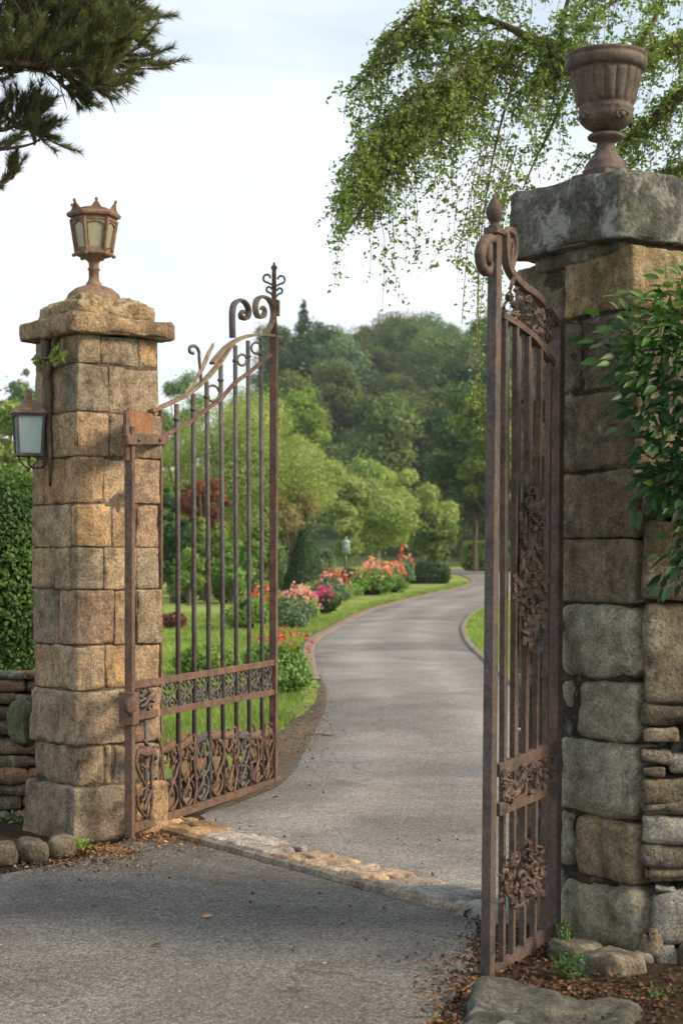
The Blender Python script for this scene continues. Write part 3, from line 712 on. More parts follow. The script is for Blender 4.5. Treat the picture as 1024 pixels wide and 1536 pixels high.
while a<5.5:
    w=R.uniform(.18,.4); z=-.1
    while z<1.95:
        h=R.uniform(.08,.22); c=GW0+GWD*(a+w/2+R.uniform(-.03,.03))-GWN*.1+UP*(z+h/2)
        mb.rock(c,GWD,GWN,UP,w/2,.12,h/2-.003,r=min(.05,h*.4),amp=.012,step=.07,tint=R.choice(GT[R.choice('ugb')]),warp=.012); z+=h
    a+=w
mb.box(GW0+GWD*2.76-GWN*.22+UP*.9,GWD,GWN,UP,2.75,.12,1.02,(.035,.028,.02))
mb.build('rubble_stones',STONE_G,gw); shift(gw,GW0)
# foundation boulders at the foot of the pillar
for (x0,y0,x1,y1,lab,tt,YY) in ((838,1420,884,1468,'rounded mossy foot stone tucked behind the gate hinge stile',(.15,.145,.1),6.72),(888,1436,950,1496,'tan wedge stone below the big bottom block of the mossy pillar',(.2,.17,.12),6.5)):
    mb=MB(); c=W((x0+x1)/2,(y0+y1)/2,YY); hw=(x1-x0)/2*YY/F; hh=(y1-y0)/2*YY/F
    mb.rock(c,(RL+Vector((-.4,0,0))).normalized(),RR,UP,hw*1.25,.1,hh+.02,r=.03,amp=.014,step=.02,tint=tuple(q*.85 for q in tt),warp=.03); o=mb.build('boulder',STONE_G); tag(o,lab,'stone')
# slab rock in the foreground
mb=MB(); c=G(800,1520); mb.rock((c.x+.02,c.y-.2,.0),Vector((.96,-.28,0)),Vector((.28,.96,0)),UP,.3,.3,.05,r=.05,amp=.03,step=.022,tint=(.1,.097,.08),fr=7,warp=.07)
tag(mb.build('flat_rock',STONE_G),'flat dark mossy rock lying in the soil before the narrow gate leaf','rock')

# ================================================================== left rubble wall, kerb stones
lw=thing('rubble_wall','low dark rubble wall beneath the clipped hedge beside the tan pillar','wall',(-1.9,10.5,0))
mb=MB(); z=-.06
while z<.88:
    h=R.uniform(.05,.13); x=-1.72
    while x>-6.5:
        w=R.uniform(.16,.42); sp=.06 if x>-2.6 else .09
        mb.rock((x-w/2,10.62+R.uniform(-.03,.03),z+h/2),Vector((1,0,0)),Vector((0,1,0)),UP,w/2+.005,.14,h/2-.002,r=min(.04,h*.4),amp=.012,step=.03 if x>-2.6 else .08,tint=R.choice([(.16,.125,.085),(.13,.11,.08),(.2,.15,.1),(.24,.14,.09),(.12,.12,.1)]),warp=.015); x-=w
    z+=h
mb.box((-4.1,10.74,.4),Vector((1,0,0)),Vector((0,1,0)),UP,2.35,.1,.46,(.03,.025,.02))
mb.build('rubble_stones',STONE_G,lw)
mb=MB(); mb.rock(W(36,1085,10.3),Vector((1,0,0)),Vector((0,1,0)),UP,.09,.1,.15,r=.08,amp=.02,step=.03,tint=(.14,.15,.08),warp=.02); mb.build('boulder',STONE_G,lw)
shift(lw,(-1.9,10.5,0))
for (x0,x1,yt,yb,lab) in ((-28,19,1264,1308,'grey rounded edging stone at the left edge of the road'),(22,67,1258,1302,'worn brown edging stone between two others by the road'),(70,108,1252,1293,'small edging stone nearest the tan pillar foot')):
    p=G((x0+x1)/2,yb-4); YY=p.y; hw=(x1-x0)/2*YY/F
    mb=MB(); mb.rock((p.x,p.y+.1,.05),Vector((.97,.24,0)),Vector((-.24,.97,0)),UP,hw,.1,(yb-yt)/2*YY/F*.9,r=.04,amp=.015,step=.025,tint=R.choice([(.17,.135,.095),(.145,.12,.09)]),warp=.015)
    tag(mb.build('edging_stone',STONE_W),lab,'kerb stone','edging stones along the left of the road')
for i in range(9):
    x=-2.05-.33*i; mb=MB(); mb.rock((x,8.75-.09*i,.04),Vector((.97,.24,0)),Vector((-.24,.97,0)),UP,.15,.1,.1,r=.04,amp=.015,step=.05,tint=(.24,.2,.15),warp=.015)
    tag(mb.build('edging_stone',STONE_W),'edging stone of the row that runs on outside the left of the picture','kerb stone','edging stones along the left of the road')

# ================================================================== GATES
class Plane:
    """vertical gate plane: s along, z up"""
    def __init__(s,x0,Y0,x1,Y1):
        s.o=Vector((x0,Y0,0)); d=Vector((x1-x0,Y1-Y0,0)); s.L=d.length; s.d=d.normalized(); s.n=Vector((s.d.y,-s.d.x,0))
    def P(s,a,z,o=0): return s.o+s.d*a+UP*z+s.n*o
    def px(s,px,py,o=0):
        a=along(s.o,s.d,px); Y=s.o.y+s.d.y*a; return s.P(a,HC-(py-HY)/F*Y,o)
    def az(s,px,py):
        a=along(s.o,s.d,px); Y=s.o.y+s.d.y*a; return a,HC-(py-HY)/F*Y
def spiral(c,r0,r1,a0,a1,n=18):
    return [(c[0]+ (r0+(r1-r0)*t/n)*math.cos(a0+(a1-a0)*t/n), c[1]+(r0+(r1-r0)*t/n)*math.sin(a0+(a1-a0)*t/n)) for t in range(n+1)]
def crv(pts,n=5):
    """catmull-rom through 2-D/3-D points"""
    P=[Vector(p) for p in pts]; out=[]
    for i in range(len(P)-1):
        a,b,c,d=P[max(i-1,0)],P[i],P[i+1],P[min(i+2,len(P)-1)]
        for k in range(n):
            t=k/n; out.append(.5*((2*b)+(c-a)*t+(2*a-5*b+4*c-d)*t*t+(3*b-a-3*c+d)*t**3))
    out.append(P[-1]); return out
LG=Plane((195-512)/F*9.46,9.46,(411-512)/F*12.2,12.2)
lg=thing('iron_gate','wide rusty wrought iron gate leaf with scrolled sloping top standing open by the tan pillar','gate',LG.o)
def part(name,mat,parent,fn):
    mb=MB(); fn(mb); return mb.build(name,mat,parent)
def rail(g,parent,p0,p1,w,t,mat,name='rail',ext=0):
    part(name,mat,parent,lambda mb: mb.bar(g.px(*p0),g.px(*p1),g.n,w,t))
# stiles
part('hinge_stile',RUST,lg,lambda mb:mb.bar(LG.px(195,640),LG.px(195,1256),LG.n,.046,.046))
part('stile',RUST,lg,lambda mb:mb.bar(LG.px(240,612),LG.px(240,1213),LG.n,.028,.028))
part('meeting_stile',RUST,lg,lambda mb:mb.bar(LG.px(411,506),LG.px(410,1177),LG.n,.052,.052))
rail(LG,lg,(197,1243),(416,1170),.05,.035,RUST); rail(LG,lg,(197,1028),(409,994),.042,.03,RUST); rail(LG,lg,(197,1076),(409,1038),.042,.03,RUST)
top=crv([(240,612),(275,598),(305,574),(330,546),(343,524),(350,512)]); 
part('top_rail',PATINA,lg,lambda mb:mb.sweep([LG.px(p[0],p[1]) for p in crv([(228,616),(250,607),(280,592),(306,571),(328,546),(341,526),(352,512)])],[.01]+[.0145]*29+[.013],4,sq=1.5,nrm=LG.n,smooth=False))
part('top_rail',PATINA,lg,lambda mb:mb.sweep([LG.px(p[0],p[1]) for p in crv([(318,545),(338,522),(360,508),(385,502),(405,503),(421,506)])],.0135,4,sq=1.8,nrm=LG.n,smooth=False))
part('leaf_scroll',PATINA,lg,lambda mb:mb.sweep([LG.px(p[0],p[1]) for p in crv([(274,597),(291,572),(303,553),(313,530),(322,513)])],[.008]*3+[.016]*6+[.022]*7+[.018]*3+[.003]*2,6,sq=.5,nrm=LG.n))
lowpts=[(240,656),(265,643),(290,629),(311,613),(331,598),(353,574),(372,560),(391,544),(406,532)]
part('lower_top_rail',RUST,lg,lambda mb:mb.sweep([LG.px(p[0],p[1]) for p in crv(lowpts)],.014,4,sq=1.2,nrm=LG.n,smooth=False))
def ytop(px):
    T=[(240,612),(265,600),(290,585),(310,566),(331,541),(353,512),(372,505),(391,502),(411,503)]
    for (a,b),(c,d) in zip(T,T[1:]):
        if px<=c: return b+(d-b)*(px-a)/(c-a)
    return 503
def ybot(px): return 1243+(1170-1243)*(px-197)/(416-197)
bx=[(265,268),(290,292),(310,314),(331,335),(353,355),(372,374),(391,393)]
for (xt,xb) in bx:
    part('bar',GUN,lg,lambda mb:(mb.sweep([LG.px(xt,ytop(xt)+6),LG.px((xt+xb)/2+R.uniform(-.6,.6),800),LG.px(xb,ybot(xb)-4)],.0155,8),mb.lathe(LG.px(xt,ytop(xt)+32),[(0,0),(.02,.004),(.022,.012),(.02,.02),(0,.024)],8)))
part('bar',GUN,lg,lambda mb:mb.sweep([LG.px(219,1080),LG.px(219,ybot(219)-4)],.012,8))
# scrolls on the top
def scroll(g,parent,pts,rad,mat,name='scroll',sq=.9):
    part(name,mat,parent,lambda mb:mb.sweep([g.px(p[0],p[1]) for p in pts],rad if hasattr(rad,'__len__') else [rad]*len(pts),6,sq=sq,nrm=g.n))
sp1=crv([(349,507),(348.5,490),(348.5,468),(352,455),(361,450),(369,456),(373,467),(370,477),(364,478),(361,472),(364,466),(367,470)])
scroll(LG,lg,sp1,[.0125]*(len(sp1)-14)+[.0125-.0005*i for i in range(14)],GUN,sq=2.0)
sp2=crv([(396,503),(404,492),(409,478),(409,462),(403,449),(393,445),(385,450),(383,464),(387,475),(394,475),(397,467),(394,460),(391,464)])
scroll(LG,lg,sp2,[.0125]*(len(sp2)-14)+[.0125-.0005*i for i in range(14)],PATINA,sq=2.0)
sp3=crv([(302,574),(301,560),(299,538),(298,526),(292,519),(285,521),(285,528),(290,530)])
scroll(LG,lg,sp3,.011,GUN)
def fin(mb):
    mb.sweep([LG.px(411,506),LG.px(411,402)],[.022,.016],8)
    c=LG.px(411,404); mb.lathe(c,[(0,-.01),(.02,0),(.025,.012),(.018,.026),(.01,.032),(.008,.05),(0,.052)],10)
    mb.box(LG.px(414,462),LG.d,LG.n,UP,.028,.022,.058,(1.3,1.1,.9),.003)
part('finial',RUST,lg,fin)
for (cx,cy,sg,r) in((401,417,-1,7),(421,419,1,7),(404,434,-1,5),(419,436,1,5)):
    pts=[(411,cy+12)]+[(cx+r*math.cos(a)*q,cy+r*math.sin(a)*q) for a,q in [((math.pi*.55 if sg>0 else math.pi*.45)-sg*.0+(-sg)*i*.62,1-.05*i) for i in range(9)]]
    scroll(LG,lg,crv(pts,3),.0085,GUN)
# circle + small ornaments below the top curve
for (cx,cy,r) in((319,590,10),(384,522,7),(363,540,7)):
    scroll(LG,lg,[(cx+r*math.cos(i*.5),cy+r*1.2*math.sin(i*.5)) for i in range(13)],.009,GUN)
def acan(g,mb,px,py,dx,dy,w,bend=.02,seed=0):
    """thin pointed iron leaf with a curled tip"""
    p=g.px(px,py); q=g.px(px+dx,py+dy); d=q-p; L=d.length; side=d.cross(g.n).normalized(); N=7; vs=[]
    for i in range(N+1):
        t=i/N; c=p+d*(t-.25*max(0,t-.7))+g.n*(bend*math.sin(t*2.6)+.01+.02*max(0,t-.6))+side*(w*.8*math.sin(t*3+seed)); h=w*(.15+1.0*math.sin(min(1,t*1.05)*math.pi)**.7)*(1+.25*math.sin(i*2.4+seed))
        vs+=[c+side*h-g.n*.006,c+g.n*.004,c-side*h-g.n*.006,c-g.n*.009]
    fs=[]
    for i in range(N):
        b=i*4; fs+=[(b+k,b+(k+1)%4,b+4+(k+1)%4,b+4+k) for k in range(4)]
    fs+=[(3,2,1,0),(N*4,N*4+1,N*4+2,N*4+3)]; mb.add(vs,fs,(1,1,1),False)
def leafplate(g,mb,px,py,dx,dy,w,bend=.02,seed=0):
    """bent tapering iron leaf"""
    p=g.px(px,py); q=g.px(px+dx,py+dy); d=q-p; side=d.cross(g.n).normalized(); pts=[];rad=[]
    N=8
    for i in range(N+1):
        t=i/N; pts.append(p+d*t+g.n*(bend*math.sin(t*3.1)+.006*math.sin(t*9+seed))+side*(w*.6*math.sin(t*2.2+seed))); rad.append(w*(.25+math.sin(min(1,t*1.15+.08)*math.pi)*.85))
    mb.sweep(pts,rad,6,sq=.3,nrm=g.n)
# mid band ornaments
def midband(g,parent,xs,yf0,yf1,mat,rad=.007):
    for i in range(len(xs)-1):
        def f(mb,i=i):
            x0,x1=xs[i]+2,xs[i+1]-2; ym=(yf0((x0+x1)/2)+yf1((x0+x1)/2))/2; hh=(yf1((x0+x1)/2)-yf0((x0+x1)/2))/2-3; xm=(x0+x1)/2; hw=(x1-x0)/2
            for sx in(-1,1):
                for sy in(-1,1):
                    pts=[(xm+sx*hw*.1,ym),(xm+sx*hw*.75,ym+sy*hh*.25),(xm+sx*hw*.9,ym+sy*hh*.7),(xm+sx*hw*.5,ym+sy*hh*.98),(xm+sx*hw*.15,ym+sy*hh*.7),(xm+sx*hw*.35,ym+sy*hh*.42),(xm+sx*hw*.55,ym+sy*hh*.6)]
                    pts=[(a+R.uniform(-.8,.8),b+R.uniform(-1,1)) for a,b in pts]
                    mb.sweep([g.px(p[0],p[1],R.uniform(-.004,.004)) for p in crv(pts,4)],rad,5,sq=1.3,nrm=g.n)
            leafplate(g,mb,xm-hw*.6,ym+hh*.6,hw*1.1,-hh*1.1,.012,.02,i); leafplate(g,mb,xm+hw*.6,ym+hh*.7,-hw*1.0,-hh*.9,.01,-.02,i*2)
        part('scrollwork',mat,parent,f)
r1=lambda x:1028+(994-1028)*(x-197)/212; r2=lambda x:1076+(1038-1076)*(x-197)/212
midband(LG,lg,[202,238,267,291,313,334,354,373,392,409],r1,r2,GUN)
# bottom ornament: scrolls + ragged rusted kick plate
def kick(mb):
    xs_=[242+ (408-242)*i/40 for i in range(41)]; vs=[]
    for x in xs_:
        yb=ybot(x)-3; yt=yb-118+52*(x-242)/166-9*math.sin(x*.16)-5*math.sin(x*.47+1)
        for k in range(9):
            y=yb+(yt-yb)*k/8; vs.append(LG.px(x,y,-.012+.008*noise.noise(Vector((x*.08,y*.08,0)))))
    fs=[]
    for i in range(40):
        for k in range(8):
            if noise.noise(Vector((i*.33,k*.5,4.4)))>.22 and k>0: continue
            fs.append((i*9+k,(i+1)*9+k,(i+1)*9+k+1,i*9+k+1))
    mb.add(vs,fs,(1,1,1),True)
kp=part('kick_plate',m_rust('pitted_plate',a=(.2,.13,.075),b=(.1,.07,.045),c3=(.3,.18,.09),grey=(.2,.17,.12),gamt=.5),lg,kick)
m=kp.modifiers.new('s','SOLIDIFY'); m.thickness=.004
bxs=[205,240,268,292,314,335,355,374,393,408]
for i in range(len(bxs)-1):
    def f(mb,i=i):
        x0,x1=bxs[i],bxs[i+1]; xm=(x0+x1)/2; yb=ybot(xm)-5; sc=1-(xm-200)/600.; H=118*sc; hw=(x1-x0)/2
        for sx in(-1,1):
            # tall S scroll
            pts=[(xm+sx*hw*.1,yb-2),(xm+sx*hw*.8,yb-H*.15),(xm+sx*hw*.9,yb-H*.32),(xm+sx*hw*.3,yb-H*.42),(xm+sx*hw*.2,yb-H*.3),(xm+sx*hw*.55,yb-H*.24)]
            mb.sweep([LG.px(*p) for p in crv([(a+R.uniform(-1.5,1.5),b) for a,b in pts],4)],.009,6,nrm=LG.n)
            pts=[(xm,yb-H*.35),(xm+sx*hw*.7,yb-H*.52),(xm+sx*hw*1.0,yb-H*.75),(xm+sx*hw*.6,yb-H*.95),(xm+sx*hw*.1,yb-H*.85),(xm+sx*hw*.3,yb-H*.68),(xm+sx*hw*.65,yb-H*.75)]
            mb.sweep([LG.px(p[0],p[1],R.uniform(0,.01)) for p in crv([(a+R.uniform(-2,2),b+R.uniform(-3,3)) for a,b in pts],4)],.0095,6,nrm=LG.n)
        leafplate(LG,mb,xm-hw,yb-H*.9,hw*1.6,-R.uniform(8,22)*sc,.03,.03,i)
        leafplate(LG,mb,xm+hw*.7,yb-H*.8,-hw*.9,-R.uniform(14,34)*sc,.018,.02,i*2.3)
        leafplate(LG,mb,xm-hw*.6,yb-H*.1,hw*.8,-H*.4,.024,.02,i*1.3)
        for k in range(R.choice((0,1))):
            xx=R.uniform(x0,x1); mb.sweep([LG.px(p[0],p[1],.015) for p in crv([(xx,yb),(xx+R.uniform(-5,5),yb-H*.3),(xx+R.uniform(-6,6),yb-H*.6),(xx+R.uniform(-8,8),yb-H*R.uniform(.8,1.15)),(xx+R.uniform(-12,12),yb-H*1.05)],4)],.0095,6,nrm=LG.n)
    part('scrollwork',GUN if i in(3,6) else RUST,lg,f)
# hinge bracket & collar
def hb(mb):
    mb.bar(LG.px(182,660)+LG.n*.03,LG.px(243,660)+LG.n*.03,LG.n,.052,.018)
    mb.bar(LG.px(186,652),LG.px(236,652),LG.n,.012,.03)
    mb.bar(LG.px(190,616),LG.px(190,690),LG.n,.05,.02)
    for x in(198,230): 
        c=LG.px(x,660)+LG.n*.042; mb.sweep([c,c+LG.n*.01],.011,8)
part('hinge_strap',RUST,lg,hb)
part('hinge_plate',m_rust('orange_rust_plate',a=(.3,.14,.06),b=(.16,.08,.04),c3=(.5,.2,.06),amt=.7),lg,lambda mb:mb.box(LG.px(213,636)-LG.n*.01,LG.d,LG.n,UP,.19,.006,.075,(1,1,1)))
def col_(mb):
    mb.box(LG.px(194,1062),LG.d,LG.n,UP,.045,.045,.09,(1,1,1),.006)
    mb.rock(LG.px(188,1060)+LG.n*.03,LG.d,LG.n,UP,.035,.03,.05,r=.025,amp=.01,step=.012,tint=(.8,.8,.8))
part('hinge_knuckle',RUST,lg,col_)
shift(lg,LG.o)

# narrow right leaf
RG=Plane((734-512)/F*6.44,6.44,(836-512)/F*7.0,7.0)
rg_=thing('iron_gate','tall narrow dark rusty iron gate leaf with spear finial standing before the mossy pillar','gate',RG.o)
part('meeting_stile',DKST,rg_,lambda mb:mb.bar(RG.px(742,345),RG.px(731,1468),RG.n,.046,.04))
part('hinge_stile',RUSTR,rg_,lambda mb:mb.bar(RG.px(837,482),RG.px(830,1452),RG.n,.05,.04))
for (a,b) in(((744,1156),(829,1120)),((744,1215),(829,1179)),((738,1462),(832,1388))): rail(RG,rg_,a,b,.05,.03,RUSTR)
upc=crv([(757,352),(758,385),(765,408),(782,428),(804,444),(818,462),(838,492)])
part('top_rail',RUSTR,rg_,lambda mb:mb.sweep([RG.px(*p) for p in upc],.02,4,sq=1.1,nrm=RG.n,smooth=False))
loc=crv([(752,473),(775,487),(798,505),(812,523),(828,546)])
part('lower_top_rail',RUSTR,rg_,lambda mb:mb.sweep([RG.px(*p) for p in loc],.018,4,sq=1.1,nrm=RG.n,smooth=False))
rbars=[(756,752,476),(773,767,487),(791,783,501),(809,799,519),(823,814,540)]
for (xt,xb,yt) in rbars:
    part('bar',RUSTR,rg_,lambda mb:mb.bar(RG.px(xt,yt+4),RG.px(xb,1460-74*(xb-738)/94-6),RG.n,.02,.024))
    part('bar_flat',GUN,rg_,lambda mb:mb.bar(RG.px(xt-9,yt-4,-.016),RG.px(xb-7,1140,-.016),RG.n,.062,.006)) if xt in(773,791,809) else None
def fin2(mb):
    c=RG.px(741,347); mb.box(c-UP*.0,RG.d,RG.n,UP,.035,.03,.012,(1,1,1),.003)
    mb.lathe(c,[(0,.01),(.024,.012),(.024,.022),(.014,.028),(.018,.034),(.028,.05),(.034,.07),(.031,.09),(.02,.112),(.009,.13),(.004,.145),(0,.15)],20)
part('finial',RUSTR,rg_,fin2)
def knob(mb):
    pts=crv([(741,360),(732,359),(724,366),(720,380),(721,396),(727,407),(734,404),(735,395),(730,391)])
    mb.sweep([RG.px(*p) for p in pts],[.016]+[.022]*12+[.02]*10+[.012]*10,8,sq=1.1,nrm=RG.n)
    mb.rock(RG.px(731,378),RG.d,RG.n,UP,.022,.018,.045,r=.018,amp=.003,step=.012)
part('volute',RUSTR,rg_,knob)
def loop(mb):
    mb.sweep([RG.px(*p) for p in crv([(757,352),(762,346),(770,352),(773,368),(771,386),(766,404)])],.012,6,nrm=RG.n)
    mb.sweep([RG.px(*p) for p in crv([(759,395),(762,375),(765,360),(768,372),(765,398)])],.009,6,nrm=RG.n)
    mb.sweep([RG.px(*p) for p in crv([(753,352),(758,345),(766,343),(772,347),(770,352)])],.008,6,nrm=RG.n)
part('scroll',RUSTR,rg_,loop)
def foliage_panel(name,box,n,w,mat=RUSTR,parent=rg_,fy=None,slope=0):
    x0,y0,x1,y1=box
    def f(mb):
        for i in range(n):
            x=R.uniform(x0,x1); y=R.uniform(y0,y1)
            if fy: y=fy(x)+R.uniform(-1,1)*(y1-y0)/2
            a=R.uniform(0,6.28); l=R.uniform(9,20)
            acan(RG,mb,x,y,math.cos(a)*l*.55,math.sin(a)*l,w*R.uniform(.6,1.3),R.uniform(-.01,.02),R.random()*6)
        for i in range(max(4,n//5)):
            x=R.uniform(x0+2,x1-2); y=R.uniform(y0,y1)
            if fy: y=fy(x)+R.uniform(-1,1)*(y1-y0)/2
            r=R.uniform(4,8); mb.sweep([RG.px(x+r*.5*math.cos(k*.7)*(1-k*.06),y+r*math.sin(k*.7)*(1-k*.06),.012) for k in range(11)],.006,5,nrm=RG.n)
    part(name,mat,parent,f)
foliage_panel('scrollwork',(757,0,826,42),58,.010,fy=lambda x:445+(x-757)*.72)
def centre(mb):
    mb.bar(RG.px(790,735,.015),RG.px(784,960,.015),RG.n,.03,.012)
    for i in range(190):
        t=R.random(); y=722+t*240; ww=(14 if .12<t<.32 else 10 if t<.55 else 22 if t<.78 else 13*(1.15-t)*3)
        x=789-3*t+R.uniform(-1,1)*ww; a=R.uniform(-.8,.8)+(1.57 if R.random()<.8 else -1.57); l=R.uniform(14,34)
        acan(RG,mb,x,y,math.cos(a)*l*.5,math.sin(a)*l,.012*R.uniform(.7,1.4),R.uniform(0,.035),R.random()*6)
    for i in range(12):
        y=722+R.random()*210; x=788+R.uniform(-14,14); r=R.uniform(5,11); mb.sweep([RG.px(x+r*.7*math.cos(k*.7)*(1-k*.06),y+r*math.sin(k*.7)*(1-k*.06),.03) for k in range(11)],.007,5,nrm=RG.n)
part('foliate_panel',RUSTR,rg_,centre)
foliage_panel('scrollwork',(748,0,826,36),70,.011,fy=lambda x:1187-(x-744)*.42)
def low(mb):
    for i in range(95):
        x=R.uniform(748,806); y=1318-(x-748)*.35+R.uniform(-1,1)*(26+18*math.sin((x-748)/58*math.pi))
        a=R.uniform(0,6.28); l=R.uniform(14,30); acan(RG,mb,x,y,math.cos(a)*l*.4,math.sin(a)*l,.0105*R.uniform(.6,1.3),R.uniform(0,.04),R.random()*6)
    for (x,y,r) in((757,1330,15),(776,1315,14),(794,1300,13),(770,1350,9),(796,1325,10),(783,1282,9)):
        mb.sweep([RG.px(x+r*.6*math.cos(k*.6)*(1-k*.05),y+r*math.sin(k*.6)*(1-k*.05),.02) for k in range(14)],.01,6,nrm=RG.n)
part('foliate_panel',RUSTR,rg_,low)
for (hx_,hy_,a1_,a2_,a3_) in((848,642,.02,.02,.035),(841,937,.02,.02,.015),(834,1440,.04,.03,.02)): part('hinge_pin',RUSTR,rg_,lambda mb: mb.box(RG.px(hx_,hy_),RG.d,RG.n,UP,a1_,a2_,a3_,(1,1,1),.004))
shift(rg_,RG.o)

# ================================================================== WEEPING BIRCH
BY=11.6
bt=thing('weeping_birch','weeping tree with fine hanging green leaves behind the tall urn','tree',((1190-512)/F*BY,BY+.4,0))
limb=MB(); LP=[];LT=[];LN=[]
def bl(pts,r0,r1,dz=0,n=6):
    P=[W(a,b,BY+dz+ (0 if len(q)==0 else q[0])) for a,b,*q in pts]; C=crv(P,n); N=len(C)
    limb.sweep(C,[r0+(r1-r0)*(i/(N-1))**.8 for i in range(N)],8); return C
trunkpts=[W(1190,1200,BY+.4),W(1195,900,BY+.3),W(1180,600,BY+.3),W(1190,350,BY+.2),W(1150,160,BY+.1),W(1120,60,BY)]
trunkpts[0].z=-.2; T_=crv(trunkpts,5); limb.sweep(T_,[.2-.1*i/(len(T_)-1) for i in range(len(T_))],10)
B1=bl([(1130,70),(1060,62),(1024,66),(975,82),(930,98),(880,100),(845,92),(815,68),(795,58)],.075,.036)
B1b=bl([(795,58),(750,36),(700,28),(640,48),(590,80),(545,118),(522,140)],.028,.006,-.2)
B2=bl([(838,92),(800,72),(765,78),(735,102),(700,140),(664,178),(620,215),(585,255),(548,305),(522,345)],.03,.005,.15)
B3=bl([(1150,40),(1090,90),(1024,140),(980,178),(945,208),(905,255),(870,300)],.065,.018,.35)
B4=bl([(858,120),(840,160),(822,200),(800,245),(783,285)],.018,.005,.3)
B5=bl([(1120,60),(1060,0),(980,-60),(860,-70),(740,-40),(660,0),(610,30),(570,70)],.05,.006,-.3)
B6=bl([(860,98),(852,70),(842,55),(846,20),(860,-30)],.03,.012,.1)
B7=bl([(800,62),(775,110),(755,170),(738,240),(728,300),(720,360)],.016,.003,-.1)
B8=bl([(1150,160),(1100,190),(1060,230),(1010,260),(960,270)],.03,.006,.5)
B9=bl([(930,98),(960,60),(985,20),(1000,-30)],.025,.012,.3)
B10=bl([(735,102),(700,120),(650,160),(600,200),(550,230)],.012,.004,-.35)
subs=[]
for (C_,nb_,lo,hi) in ((B1b,9,.5,.95),(B2,20,.5,1.1),(B5,12,.5,.95),(B1,9,.35,.7),(B10,8,.4,.8),(B3,8,.35,.6),(B8,7,.3,.55)):
    for q_ in range(nb_):
        k=min(len(C_)-2,int((.1+.88*(q_+R.random())/nb_)*(len(C_)-1))); p=C_[k].copy(); L=R.uniform(lo,hi); v=Vector((-R.uniform(.5,1.1),R.uniform(-.5,.5),R.uniform(-.35,.35))); pts=[p.copy()]
        for t_ in range(8):
            p=p+v.normalized()*(L/8); v+=Vector((R.uniform(-.08,.08),R.uniform(-.08,.08),-.19)); pts.append(p.copy())
        for j_,c_ in enumerate(pts):
            if 512+c_.x/c_.y*F < interp([(-200,665),(0,650),(60,590),(110,550),(200,540),(300,515),(500,510)],HY-(c_.z-HC)/c_.y*F): break
        pts=pts[:j_]
        if len(pts)<3: continue
        limb.sweep(pts,[.009*(1-.8*t_/8) for t_ in range(len(pts))],5); subs.append((pts,int(13*L/.7),.46))
allb=[(B1,50,.4),(B1b,56,.6),(B2,90,.8),(B3,62,.45),(B4,12,.35),(B5,80,.5),(B6,30,.35),(B7,22,.8),(B8,70,.4),(B9,36,.35),(B10,44,.85)]+subs
twigs=MB()
for (C,nt,ml) in allb:
    for i in range(nt):
        f=R.random()**.8; k=min(len(C)-2,int(f*(len(C)-1))); p=C[k].lerp(C[k+1],R.random())
        a=R.uniform(0,6.28); L=ml*R.uniform(.45,1.15); out=Vector((math.cos(a)-.45,math.sin(a)*.9,0))*R.uniform(.15,.5)
        q=p.copy(); v=out+Vector((0,0,R.uniform(-.1,.35))); pts=[q.copy()]; st=L/9
        for s_ in range(9):
            q=q+v.normalized()*st; v=v*.86+Vector((R.uniform(-.07,.05),R.uniform(-.06,.06),-.17)); pts.append(q.copy())
            pp=(512+q.x/q.y*F, HY-(q.z-HC)/q.y*F)
        cut=len(pts)
        for j_,c_ in enumerate(pts):
            if 512+c_.x/c_.y*F < interp([(-200,640),(0,625),(60,565),(110,525),(200,515),(300,492),(500,488)],HY-(c_.z-HC)/c_.y*F)+R.uniform(-12,12): cut=j_; break
        pts=pts[:cut]
        if len(pts)<2: continue
        q=pts[-1]; tipx=512+q.x/q.y*F; tipy=HY-(q.z-HC)/q.y*F
        lim=interp([(440,330),(490,390),(560,395),(600,440),(660,410),(700,440),(760,330),(800,300),(1030,300)],tipx)
        if tipy>lim+30 and R.random()<.7: 
            keep=5; pts=pts[:keep]
        twigs.sweep(pts,[.004*(1-.8*j/len(pts)) for j in range(len(pts))],3)
        dens=R.uniform(.15,.75)
        for j in range(1,len(pts)):
            for m_ in range(int(st/.0085*dens)):
                w=pts[j-1].lerp(pts[j],R.random())+Vector((R.gauss(0,.022),R.gauss(0,.022),R.gauss(-.008,.02))); LP.append(w[:]); LT.append(R.random()*.6+.4*R.random()*(j/9+.2))
            if R.random()<.35:   # side twiglet
                q2=pts[j]; v2=Vector((R.uniform(-1,1),R.uniform(-1,1),R.uniform(-.5,.3))).normalized(); tl=R.uniform(.05,.16)
                for m_ in range(int(tl/.008)):
                    t=m_*.008; w=q2+v2*t+Vector((0,0,-t*t*3))+Vector((R.gauss(0,.012),R.gauss(0,.012),R.gauss(0,.01))); LP.append(w[:]); LT.append(R.random())
# long strands that hang beside the narrow leaf
for i in range(16):
    x=R.uniform(695,752); y0=R.uniform(250,360); y1=R.uniform(440,640) if i<10 else R.uniform(380,470); z_=BY+R.uniform(-.5,.5)
    P=crv([W(x+25,y0-70,z_),W(x+8,y0,z_),W(x,y0+(y1-y0)*.4,z_),W(x+R.uniform(-10,8),y1,z_)],8); twigs.sweep(P,.003,3)
    for j in range(1,len(P)):
        seg=(P[j]-P[j-1]).length
        for m_ in range(int(seg/.0095)): w=P[j-1].lerp(P[j],R.random())+Vector((R.gauss(0,.03),R.gauss(0,.04),R.gauss(0,.015))); LP.append(w[:]); LT.append(R.random()*.8)
limb.build('trunk',BARK,bt); twigs.build('twigs',BARK,bt)
P=np.array(LP); N=rng.normal(size=P.shape)+np.array([0,0,.6]); V,Fc,T=leaves(P,N,.028*(.55+.9*rng.random(len(P))),np.array(LT),.62)
